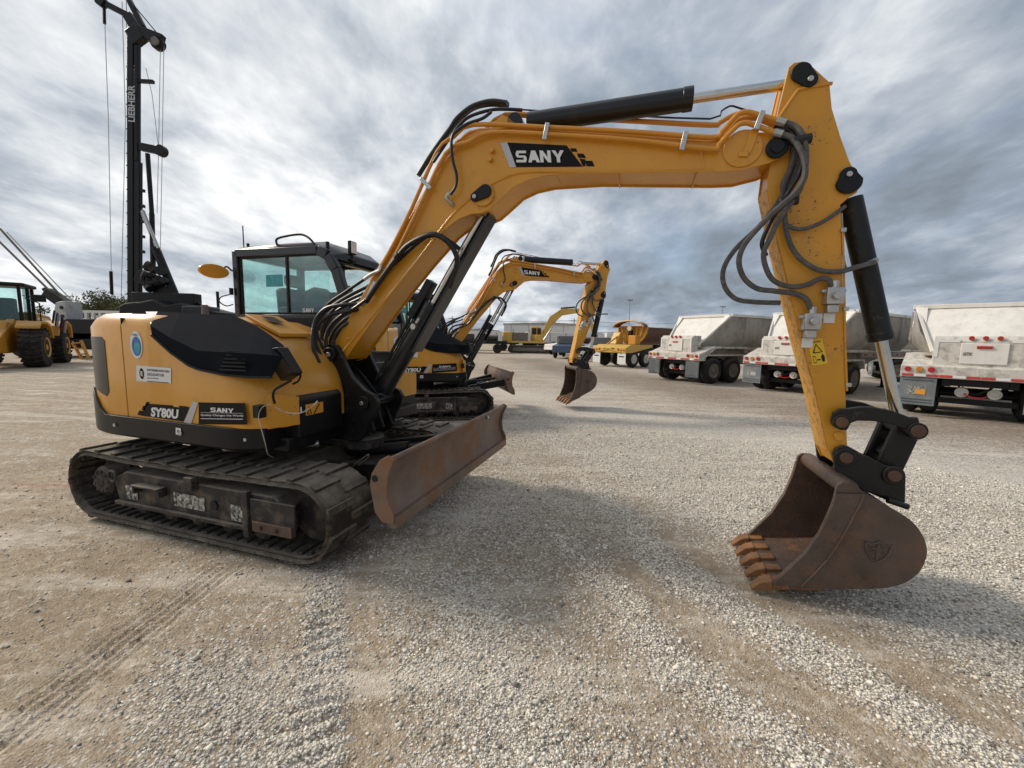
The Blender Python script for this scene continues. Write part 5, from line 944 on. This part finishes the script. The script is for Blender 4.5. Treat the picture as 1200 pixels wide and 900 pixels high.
def pickup(label,x,y,rz,m):
    t=thing('pickup_truck',label,'pickup truck',(x,y,0),rz)
    obj('body',MB().prism([(-2.7,.5),(-2.7,1.15),(-.9,1.18),(-.7,1.2),(1.2,1.2),(2.6,1.08),(2.7,.5)],-.95,.95),m,t,.05)
    obj('cabin',MB().loft([[(-.9,-.88,1.19),(1.3,-.88,1.19),(1.3,.88,1.19),(-.9,.88,1.19)],[(-.7,-.72,1.82),(.55,-.72,1.82),(.55,.72,1.82),(-.7,.72,1.82)]]),m,t,.03)
    obj('windscreen',MB().add([(1.27,-.76,1.24),(1.27,.76,1.24),(.62,.66,1.78),(.62,-.66,1.78)],[(0,1,2,3)]).xf(Matrix.Translation((.03,0,.01))),BLKG,t)
    for s_ in(-1,1):
        obj('side_window',MB().add([(-.8,s_*.875,1.24),(1.05,s_*.875,1.24),(.45,s_*.76,1.76),(-.66,s_*.76,1.76)],[(0,1,2,3)]).xf(Matrix.Translation((0,s_*.012,0))),BLKG,t)
        for xx in(-1.7,1.75): obj('wheel',wheel_mb((xx,s_*.86,.38),.38,.24,20),TYR,t)
pickup('silver pickup truck parked facing the yellow tub trailer',7.3,32,-2.2,GREYM)
pickup('dark blue pickup truck behind the hanging bucket of the second excavator',5.0,36,-1.9,mat('dark_blue_paint',(.05,.07,.13),.3))
pickup('white pickup truck parked near the far yellow excavator',6.0,43,-2.6,WTR)
# ---- far yellow excavator
def far_exc():
    t=thing('excavator','distant faded yellow tracked excavator with long raised boom, facing right','excavator',(1.9,46.5,0),-.05)
    def A(n,mb,m,bv=0,par=None,**k): return obj(n,mb,m,par or t,bv,**k)
    for s_ in(-1,1):
        pts=[]
        for k in range(24):
            a=2*math.pi*k/24; pts.append(((1.95 if math.cos(a)>0 else -1.95)+.42*math.cos(a),.44+.42*math.sin(a)))
        A('track',MB().prism(pts,s_*1.3-.3,s_*1.3+.3),FRM,.03); A('track_frame',MB().box(-1.8,1.8,min(s_*1.61,s_*1.63),max(s_*1.61,s_*1.63),.25,.6),RIM)
    A('turntable',MB().cyl((0,0,.8),(0,0,1.15),.8,20),BLK); A('deck',MB().box(-2.6,1.7,-1.35,1.35,1.1,1.35),CATP,.03)
    A('counterweight',MB().box(-3.0,-1.9,-1.35,1.35,1.2,2.35),CATP,.15); A('engine_house',MB().box(-1.88,-.2,-1.3,1.3,1.36,2.25),RIM,.05); A('side_rack',MB().box(.6,1.5,-1.3,-.5,1.36,2.0),CATP,.05)
    cb=A('cab',MB().prism([(.1,1.36),(1.6,1.36),(1.55,2.2),(1.2,2.95),(.1,2.95)],.35,1.3),CATP,.06); A('window',MB().box(.25,.75,.335,.345,2.1,2.8).box(.85,1.25,.335,.345,2.1,2.8),BLKG,0,cb)
    A('boom',MB().prism([(1.0,1.5),(1.4,1.5),(2.6,3.3),(3.6,4.25),(6.4,4.75),(6.4,5.05),(3.5,5.0),(2.2,4.1)],-.22,.22),CATP,.02)
    A('boom_cylinder',MB().cyl((1.6,-.3,1.5),(2.4,-.3,2.7),.10,10).cyl((2.4,-.3,2.7),(3.0,-.3,3.8),.05,8),STEEL)
    A('stick',MB().prism([(6.0,5.2),(6.5,5.2),(7.4,2.2),(7.1,2.0)],-.17,.17),CATP,.02); A('stick_cylinder',MB().cyl((3.4,0,5.05),(5.0,0,5.2),.09,10),BLK)
    A('bucket',MB().prism([(7.0,2.1),(7.5,2.2),(7.7,1.3),(7.2,.8),(6.4,.9),(6.9,1.3)],-.6,.6),RUST,.02)
    for k in(-1.8,0,1.5): A('handrail',MB().cyl((k,-1.3,2.2),(k,-1.3,2.6),.03,6),BLK)
far_exc()
# ---- white trailers, flatbeds and sheds far behind
def van(label,x,y,ln,rz,z0=1.1,z1=2.9,m=WBLD,name='box_trailer',cat='trailer'):
    t=thing(name,label,cat,(x,y,0),rz,'white trailers parked far behind'); obj('box',MB().box(0,ln,-1.25,1.25,z0,z1),m,t,.05)
    obj('under_frame',MB().box(.2,ln-.2,-.6,.6,z0-.3,z0-.01),BLK,t)
    for xx in(1.0,2.2,ln-2.2,ln-1.0):
        for s_ in(-1,1): obj('wheel',wheel_mb((xx,s_*1.0,.5),.5,.3,16),TYR,t)
    for k in range(5): obj('side_post',MB().box(ln*(k+.5)/5-.05,ln*(k+.5)/5+.05,-1.29,-1.251,z0+.1,z1-.1),WTS,t)
van('long low white trailer behind the counterweight of the distant excavator',-9.5,54,10.5,0,1.15,2.45)
van('long white trailer directly behind the distant excavator boom',1.8,56,10.5,.03,1.1,2.5)
van('white trailer at the far right of the white row, behind the pickups',12.9,58,8.5,.05,1.1,2.6)
def rig_flat(label,x,y,ln):
    t=thing('flatbed_trailer',label,'trailer',(x,y,0),0); obj('bed',MB().box(0,ln,-1.2,1.2,1.0,1.3),BLK,t,.02)
    obj('load',MB().box(.6,2.4,-1,1,1.31,2.0).cyl((3,0,1.6),(5,0,1.6),.35,14).box(5.5,ln-.5,-.8,.8,1.31,1.8),FRM,t,.05)
    for xx in(.9,2.1,ln-1.0): obj('wheel',wheel_mb((xx,-1.0,.5),.5,.3,16),TYR,t); 
rig_flat('black flatbed trailer loaded with dark steel parts behind the second excavator boom',-6.6,44,6.0)
rig_flat('black flatbed trailer just right of the distant excavator track',4.9,50,4.2)
def shed(label,x,y,w,dp,h):
    t=thing('warehouse',label,'building',(x,y,0),0,'pale warehouses on the horizon'); obj('wall',MB().box(0,w,0,dp,0,h),WBLD,t); obj('roof',MB().prism([(-.3,h),(w+.3,h),(w+.3,h+.25),(w/2,h+.8),(-.3,h+.25)],-.3,dp+.3),WTS,t)
    for k in range(int(w/5)): obj('wall_seam',MB().box(2+k*5,2.12+k*5,-.05,-.001,0,h),WTS,t)
    for k in range(2): obj('roller_door',MB().box(w*.25+k*w*.4,w*.25+k*w*.4+3,-.08,-.002,0,3),WTS,t)
shed('large white warehouse on the horizon behind the distant excavator',-2.6,118,26,20,5.6); shed('low pale shed on the horizon left of the large white warehouse',-13,112,9,12,3.4); shed('low white shed on the horizon right of the second excavator arm',26,124,22,14,3.6)
shed('long pale shed on the horizon behind the white trailers at the right',60,150,40,20,4.2)
# ---- drill rig with tall mast
def drill():
    t=thing('drilling_rig','tall black drilling rig mast with rope sheaves standing behind the excavator','drilling rig',(-26.6,30,0),0)
    def A(n,mb,m,bv=0,par=None,**k):
        mb.v=[(x+26.6,y-30,z) for x,y,z in mb.v]; return obj(n,mb,m,par or t,bv,**k)
    TILT=Matrix.Translation((-27.34,0,3.93))@Matrix.Rotation(math.radians(4.75),4,'Y')@Matrix.Translation((27.34,0,-3.93))
    m0=A('mast',MB().box(-27.85,-27.42,29.8,30.2,2.2,21.4).box(-27.41,-27.02,29.85,30.15,2.2,13.4).box(-27.41,-27.15,29.85,30.15,13.41,21.0).xf(TILT),BLK,.04)
    for k in range(22): A('mast_rib',MB().box(-27.90,-27.86,29.82,30.18,2.6+.8*k,2.68+.8*k).xf(TILT),BLKW,0,m0)
    for k in range(9): A('mast_bracket',MB().box(-27.01,-26.80,29.9,30.1,3+1.05*k,3.2+1.05*k).xf(TILT),BLKW,0,m0)
    A('mast_head',MB().obox(*[(-26.14,30.00,21.89),(-25.57,30.00,21.05)],.5,.9).obox(*[(-25.86,30.00,21.79),(-24.11,30.00,21.18)],.4,.7).cyl((-24.45,29.8,21.0),(-24.45,30.2,21.0),.42,18),BLK,.05)
    A('head_sheave',MB().cyl((-24.45,29.7,21.0),(-24.45,29.79,21.0),.28,18),RIM)
    p=[(-28.06,30.00,23.54),(-26.35,30.00,22.73),(-25.70,30.00,21.58),(-26.26,30.00,23.78),(-25.38,30.00,22.01),(-24.88,30.00,20.96),(-24.16,30.00,21.29)]
    A('jib',MB().obox(p[0],p[1],.25,.35).obox(p[1],p[2],.35,.6),BLK,.03); A('jib_strut',MB().obox(p[3],p[4],.3,.3),BLK,.03); A('jib_tie',MB().obox(p[3],p[6],.06,.06),BLK)
    A('jib_sheave',MB().cyl((p[0][0],29.8,p[0][2]),(p[0][0],30.2,p[0][2]),.32,14),BLK)
    for q in([(-27.90,30.00,23.44),(-28.28,30.00,16.11),(-29.14,30.00,3.90)],[(-26.68,30.00,23.57),(-27.10,30.00,16.13),(-28.47,30.00,3.79)],[(-26.40,30.00,23.57),(-27.15,30.00,12.76),(-27.64,30.00,6.94)],[(-24.07,30.00,20.97),(-24.72,30.00,13.94),(-25.60,30.00,4.88)],[(-24.30,30.00,20.97),(-24.92,30.00,14.50),(-25.39,30.00,9.92)],[(-25.41,30.00,19.45),(-25.13,30.00,17.82),(-24.94,30.00,14.22)]): A('wire_rope',MB().tube([q[0],q[1],q[2]],.022,5,0),STEEL)
    h=[(-27.91,30.00,23.39),(-27.99,30.00,22.18)]; A('hook',MB().cyl(h[0],h[1],.09,8),BLK)
    h=[(-29.03,30.00,5.84),(-29.11,30.00,4.20)]; A('rope_socket',MB().cyl(h[0],h[1],.10,8),BLK)
    q=[(-26.18,30.00,14.36),(-24.77,30.00,14.11),(-25.74,30.00,13.92),(-25.76,30.00,9.91),(-26.03,30.00,4.87),(-25.95,30.00,18.62),(-24.95,30.00,18.59),(-26.23,30.00,10.02),(-25.65,30.00,7.45),(-25.93,30.00,9.21)]
    A('side_arm',MB().obox(q[0],q[1],.35,.5).cyl((q[1][0],29.8,q[1][2]),(q[1][0],30.2,q[1][2]),.38,14),BLK,.03); A('feed_rod',MB().cyl(q[2],q[3],.14,10).cyl(q[3],q[4],.16,10),BLK)
    A('short_bracket',MB().obox(q[5],q[6],.2,.2),BLK)
    s_=[(-26.47,30.00,10.02),(-25.58,30.00,7.45),(-25.70,30.00,7.57),(-24.48,30.00,4.11)]; A('strut_rod',MB().cyl(s_[0],s_[1],.11,10),STEEL); A('strut_rod',MB().cyl((s_[0][0]+.35,29.7,s_[0][2]),(s_[1][0]+.35,29.7,s_[1][2]),.10,10),STEEL); A('strut_cylinder',MB().cyl(s_[2],s_[3],.27,14),BLK,.02)
    for k in range(11):
        b=random.uniform; x=-26.1+b(-.2,1.4); z=5.4+b(-.8,1.0); A('winch_part',MB().cyl((x,29.4+b(0,.5),z),(x+b(-.5,.5),29.4,z+b(-.4,.4)),b(.12,.38),10),BLKW,.02)
    g_=[(-27.02,30.00,5.63),(-24.55,30.00,3.99)]; A('boom_linkage',MB().obox(g_[0],g_[1],.5,.9).obox([(-27.34,30.00,3.93),(-23.00,30.00,4.02)][0],[(-27.34,30.00,3.93),(-22.89,30.00,3.90)][1],.8,.9),BLK,.05)
    A('upper_body',MB().prism([(-27.4,1.4),(-27.4,3.3),(-27.0,3.5),(-26.3,3.6),(-26.0,3.6),(-25.0,3.8),(-24.2,3.4),(-23.2,3.6),(-21.6,3.2),(-20.5,3.0),(-20.5,1.4)],28.6,31.6),BLKF,.1); A('cab',MB().box(-22.8,-21.2,28.3,29.9,1.6,3.4),BLKG,.1); A('exhaust',MB().cyl((-21.8,30.5,2.9),(-21.8,30.5,4.6),.1,10),BLK)
    A('curved_hose',MB().tube([(-24.55,30.00,3.99),(-23.94,30.00,3.88),(-23.26,30.00,3.89),(-22.67,30.00,3.53),(-22.27,30.00,2.93)],.09,7,4),BLK); A('round_light',MB().cyl([(-24.76,30.00,3.68),(-24.51,30.00,3.68)][0],[(-24.70,30.00,3.68),(-24.51,30.00,3.68)][1],.35,12),GREYM)
    for s_ in(-1,1): A('crawler',MB().box(-27.4,-21.8,30+s_*1.5-.35,30+s_*1.5+.35,.02,1.1),FRM,.3)
    l=[(-26.02,29.50,15.74),(-25.82,29.50,18.07),(-26.22,29.50,15.74)]; T=text('LIEBHERR',l[0],(.0828,0,.9966),(-.9966,0,.0828),l[1][2]-l[0][2],.46,SIL,t,.02); T.location=(26.6+.0,-30.0-.0,0)
drill()
# ---- crane-like grey machine at the left with slender boom lines
def crane():
    t=thing('crane','grey crawler crane with thin lattice boom running up to the left, behind the wheel loader','crane',(-26.5,24.5,0),0)
    def A(n,mb,m,bv=0,par=None,**k):
        mb.v=[(x+26.5,y-24.5,z) for x,y,z in mb.v]; return obj(n,mb,m,par or t,bv,**k)
    q=[(-26.50,24.50,3.22),(-29.95,24.50,7.36),(-26.63,24.50,3.02),(-30.13,24.50,6.69),(-26.28,24.50,3.43),(-29.58,24.50,7.18)]
    for a,b in((0,1),(2,3)): A('boom_chord',MB().cyl(q[a],q[b],.055,8),RIM)
    A('pendant_line',MB().cyl(q[4],q[5],.03,6),STEEL)
    c=[(-27.56,24.50,3.80),(-26.33,24.50,2.93),(-27.74,24.50,4.00),(-27.38,24.50,3.51)]; A('boom_foot',MB().obox(c[0],c[1],.5,.55).cyl(c[2],c[3],.14,10),BLK,.06)
    a=[(-26.81,24.50,3.17),(-26.01,24.50,1.02),(-27.31,24.50,2.31),(-26.69,24.50,0.40)]; A('gantry',MB().prism([(a[0][0]+.2,a[1][2]),(a[0][0]-.1,a[0][2]-1.2),(a[0][0]+.3,a[0][2]),(a[1][0],a[0][2]+.1),(a[1][0]+.1,a[1][2])],23.9,24.9),mat('pale_machine_paint',(.50,.50,.47),.5,0,.15,2,0,60,(.2,.18,.15),.35,2),.06)
    for k in range(3): A('bolt_cover',MB().cyl((a[1][0]-.15,23.85,a[0][2]-.3-.5*k),(a[1][0]-.15,23.89,a[0][2]-.3-.5*k),.10,10),BLK)
    b=[(-25.89,24.50,2.24),(-24.99,24.50,1.04),(-27.76,24.50,1.85),(-26.93,24.50,1.05)]; A('counterweight_box',MB().box(b[0][0],b[1][0]+1.0,23.6,25.4,b[1][2],b[0][2]),BLK,.05); A('yellow_deck',MB().box(b[2][0],b[3][0],23.2,24.8,b[3][2],b[2][2]),CATY,.05)
    A('base',MB().box(-28.2,-24.0,23.6,26,.5,1.5),BLKW,.1)
    for x in(-27.6,-26.4): w_=MB().lathe([(-.3,0),(-.3,.5),(-.28,.75),(.28,.75),(.3,.5),(.3,.001)],22,(x,23.2,.76)); A('wheel',w_,TYR)
    l=[(-24.38,22.60,0.96),(-23.83,22.60,-0.16),(-23.86,22.60,1.02),(-23.49,22.60,-0.11)]
    for i in(0,2): A('ladder_rail',MB().obox(l[i],l[i+1],.10,.10),CATY)
    for k in range(4):
        u=Vector(l[0]).lerp(Vector(l[1]),.1+.27*k); v=Vector(l[2]).lerp(Vector(l[3]),.1+.27*k); A('ladder_step',MB().obox(u,v,.22,.06),CATY)
crane()
def railrack():
    t=thing('trailer_rack','low white slatted trailer deck in front of the trees at the left','trailer',(-36,36,0),0); 
    def A(n,mb,m): mb.v=[(x+36,y-36,z) for x,y,z in mb.v]; return obj(n,mb,m,t)
    a=[(-38.27,36.00,3.28),(-34.41,36.00,3.13),(-38.45,36.00,1.50)]; z1=a[0][2]; z0=a[2][2]; A('top_beam',MB().box(a[0][0],a[1][0]+4,35,37,z1-.2,z1),WBLD); A('bottom_beam',MB().box(a[0][0],a[1][0]+4,35,37,z0-.2,z0+.1),BLK)
    for k in range(14): A('post',MB().box(a[0][0]+.6*k,a[0][0]+.6*k+.22,35.0,35.2,z0+.1,z1-.2),WBLD)
    for k in range(4): A('wheel',wheel_mb((a[0][0]+1.2+1.4*k,35.1,.5),.5,.3,16),TYR)
railrack()
# ---- wheel loader at the left edge
def loader():
    d=Vector((.60,-.80)); rz=math.atan2(d.y,d.x); lf=Vector((-d.y,d.x)); c=Vector((-20.15,17.25))-lf*1.1
    t=thing('wheel_loader','big yellow wheel loader at the left edge, cut off by the frame','wheel loader',(c.x,c.y,0),rz)
    def A(n,mb,m,bv=0,par=None,**k): return obj(n,mb,m,par or t,bv,**k)
    for x in(0,-3.2):
        for s_ in(-1,1):
            ty=A('tyre',MB().lathe([(-.32,0),(-.32,.42),(-.33,.55),(-.30,.74),(-.22,.79),(.22,.79),(.30,.74),(.33,.55),(.32,.42),(.32,.001)],36,(x,s_*1.1,.83)),TYR,sharp=40)
            for k in range(22):
                a=2*math.pi*k/22
                for q in(-1,1): A('tyre_lug',MB().obox((x+.80*math.cos(a),s_*1.1+q*.02,.83+.80*math.sin(a)),(x+.79*math.cos(a+.12),s_*1.1+q*.33,.83+.79*math.sin(a+.12)),.10,.07,(math.cos(a),0,math.sin(a))),TYR,0,ty)
            A('rim',MB().lathe([(0,0),(0,.12),(s_*-.05,.15),(s_*-.08,.30),(s_*.0,.36),(s_*.02,.42),(s_*0,.42),(s_*-.1,.001)],24,(x,s_*1.43,.83)),CATY,0,ty)
    A('rear_body',MB().prism([(-4.6,1.0),(-4.6,1.9),(-4.2,2.25),(-1.9,2.35),(-1.9,.9),(-2.3,.75)],-.75,.75),CATY,.08)
    A('rear_fender',MB().prism([(-4.2,1.2),(-4.1,1.75),(-3.6,1.9),(-2.6,1.9),(-2.1,1.6),(-1.9,1.3),(-1.8,1.3),(-2.0,1.75),(-2.5,2.0),(-3.7,2.0),(-4.25,1.85),(-4.35,1.2)],.76,1.45),CATY,.03)
    A('rear_grille',MB().box(-4.63,-4.601,-.6,.6,1.2,1.85),BLKF)
    A('front_frame',MB().prism([(-1.2,.6),(-1.2,1.5),(-.4,1.9),(.5,1.9),(.9,1.2),(.7,.6)],-.5,.5),CATY,.06)
    A('front_fender',MB().prism([(-1.0,1.2),(-.8,1.65),(-.3,1.82),(.5,1.82),(.8,1.6),(.8,1.7),(.5,1.92),(-.35,1.92),(-.9,1.75),(-1.1,1.2)],.76,1.45),CATY,.03)
    [A('lift_arm',MB().prism([(-.6,1.85),(-.3,2.0),(2.4,.8),(2.4,.4),(1.9,.5)],y_,y_+.22),CATY,.04) for y_ in(-.6,.3)]
    A('cab_base',MB().box(-2.0,-.7,-.75,.75,1.3,1.95),CATY,.05)
    for x,y in((-1.95,.72),(-1.95,-.72),(-.75,.62),(-.75,-.62),(-1.35,.72)): A('cab_pillar',MB().box(x-.05,x+.05,y-.05,y+.05,1.95,3.35),BLK,.01)
    A('cab_glass',MB().box(-1.9,-.8,-.70,-.69,1.96,3.33).box(-1.9,-.8,.69,.70,1.96,3.33).box(-.73,-.72,-.56,.56,1.96,3.33),GLS); A('cab_roof',MB().box(-2.15,-.5,-.85,.85,3.36,3.52),BLK,.06); A('seat',MB().box(-1.8,-1.3,-.3,.3,2.0,2.9),DARKI,.05)
    A('mirror',MB().box(-.45,-.38,1.05,1.45,2.75,3.05).cyl((-.75,.7,3.0),(-.42,1.1,2.95),.02,6),BLK,.02); A('white_stripe',MB().box(-3.9,-2.2,.751,.756,2.0,2.12),WHT)
    for k in range(4): A('access_step',MB().box(-1.75,-1.2,1.05,1.25,.45+.3*k,.49+.3*k),BLK)
    A('rail',MB().tube([(-.6,1.2,1.9),(-.6,1.2,2.7),(-.6,.8,2.9)],.025,6,0),BLK)
loader()
def flag():
    p=[(-21.91,19.00,2.67),(-21.42,19.00,1.36)]; t=thing('folded_flag','striped red white and blue flag cloth draped over the wheel loader rear','flag',(p[0][0],19,0),0)
    mb=MB(); n=8
    for k in range(n):
        x0=k*.09; yy=.05*math.sin(k*1.7); z1=2.45-.05*k; z0=1.85-.04*k; obj('flag_stripe',MB().box(x0,x0+.088,yy,yy+.02,z0,z1).xf(Matrix.Rotation(.25,4,'Y')@Matrix.Identity(4)).xf(Matrix.Translation((0.1,0,.1))),SIL if k%2 else (mat('navy_cloth',(.02,.03,.09),.8) if k<5 else mat('red_cloth',(.20,.03,.03),.8)),t)
flag()
# ---- trees
def leafmat(n,c): return mat(n,c,.7,0,.35,1.2)
LF=[leafmat('leaf_green',(.085,.10,.035)),leafmat('leaf_olive',(.13,.125,.045)),leafmat('leaf_autumn',(.20,.15,.05))]
BARK=mat('bark',(.10,.08,.06),.9,0,.3,6)
def tree(label,x,y,h,w,mi):
    t=thing('tree',label,'tree',(x,y,0),random.random()*6,'trees behind the yard at the left')
    tr=MB().tube([(0,0,0),(.1,0,h*.25),(0,.1,h*.5),(.1,.1,h*.85)],.16,8,3); 
    obj('trunk',tr,BARK,t)
    tips=[]
    for k in range(9):
        a=random.random()*6.3; z0=h*random.uniform(.22,.6); e=(w*.42*math.cos(a)*random.uniform(.5,1),w*.42*math.sin(a)*random.uniform(.5,1),z0+h*random.uniform(.12,.35)); obj('limb',MB().tube([(0,0,z0),(e[0]*.5,e[1]*.5,z0+(e[2]-z0)*.6),e],.05,6,3),BARK,t); tips.append(e)
    V=[];F_=[]
    cl=[(random.gauss(0,w*.24),random.gauss(0,w*.24),h*random.uniform(.35,.93)) for _ in range(26)]+tips
    for c in cl:
        rr_=random.uniform(.10,.22)*w*.75
        for _ in range(170):
            v=Vector((random.gauss(0,1),random.gauss(0,1),random.gauss(0,.7))).normalized()*rr_*random.random()**.4; p=Vector(c)+v; s_=random.uniform(.05,.12)
            n_=Vector((random.gauss(0,1),random.gauss(0,1),random.gauss(0,1))).normalized(); e=n_.orthogonal().normalized()*s_; f=n_.cross(e)*.6; k=len(V); V+=[p-e,p-f,p+e,p+f]; F_.append((k,k+1,k+2,k+3))
    m=MB(); m.v=[tuple(v) for v in V]; m.f=F_; me=bpy.data.meshes.new('crown'); me.from_pydata(m.v,[],m.f); me.materials.append(LF[mi]); obj('crown',me,None,t)
tree('green bushy tree behind the crane at the left of the mast',-40.5,41,5.4,5.5,0); tree('olive tree right behind the mast rope at the left',-37.3,40,4.8,4.5,1); tree('yellowing low tree between the loader and the mast',-44,44,4.4,5,2); tree('thin bare looking tree just left of the mast',-35.4,42,5.6,3.2,2)
# far hedge line: one mass on the horizon
def hedge():
    n=9000; a=rng.uniform(-64,64,n)*math.pi/180; R0=rng.uniform(230,300,n); x=R0*np.tan(a)*.8; y=R0; prof=3.2+3.2*fbm(x*.03+40,y*0+3,4,21)+2.2*(x>150)*fbm(x*.02,y*0,3,5)
    z=prof*rng.random(n)**.6; s=rng.uniform(.8,2.0,n); V=np.zeros((n,4,3)); ph=rng.random(n)*3.14
    for k,(u,v) in enumerate(((-1,-.6),(1,-.6),(.8,.6),(-.8,.6))): V[:,k,0]=x+u*s*np.cos(ph*.3); V[:,k,1]=y+u*s*np.sin(ph*.3); V[:,k,2]=np.maximum(z+v*s*.5,-.3)
    me=np_mesh('distant_treeline',V.reshape(-1,3),np.arange(n*4).reshape(-1,4)); me.materials.append(mat('distant_foliage',(.075,.085,.06),.9,0,.4,.05)); o=bpy.data.objects.new('distant_treeline',me); COL.objects.link(o); o['kind']='stuff'; o['label']='low dark line of trees along the horizon'
hedge()
for k,(x,y,h) in enumerate(((-8.5,150,16),(45,160,17),(86,170,16))):
    t=thing('light_mast',['thin light mast on the horizon above the sheds left of the distant excavator','thin light mast on the horizon above the yellow tub trailer','thin light mast on the horizon right of the leftmost white trailer'][k],'light mast',(x,y,0),0,'light masts on the horizon'); obj('mast_pole',MB().cyl((0,0,0),(0,0,h),.16,8,.08),RIM,t); obj('lamp_head',MB().box(-1.0,1.0,-.25,.25,h,h+.35),RIM,t)
# ---- utility poles and wires
POLE=mat('pole_wood',(.09,.075,.06),.9); pts=[]
for k,(x,y,h) in enumerate(((-20,135,8.5),(20,135,8.5),(67,132,9.5),(115,128,9.0),(165,122,9))):
    t=thing('utility_pole',['wooden utility pole on the horizon left of the distant excavator','wooden utility pole on the horizon behind the distant excavator','wooden utility pole above the leftmost white trailer','wooden utility pole behind the bucket cylinder on the horizon','wooden utility pole hidden by the nearest trailer on the horizon'][k],'utility pole',(x,y,0),0,'utility poles along the horizon')
    obj('pole',MB().cyl((0,0,0),(0,0,h),.16,8,.11),POLE,t); obj('crossarm',MB().box(-1.2,1.2,-.08,.08,h-.9,h-.72),POLE,t); pts.append((x,y,h-.7))
wt_=thing('power_line','thin power lines strung between the horizon utility poles','power line',(0,0,0))
for dz,dy in((0,-.9),(0,.9),(-1.3,0)):
    for a,b in zip(pts,pts[1:]): obj('wire',MB().tube([(a[0],a[1]+dy,a[2]+dz),((a[0]+b[0])/2,(a[1]+b[1])/2+dy,min(a[2],b[2])+dz-.7),(b[0],b[1]+dy,b[2]+dz)],.045,4,5),STEEL,wt_)
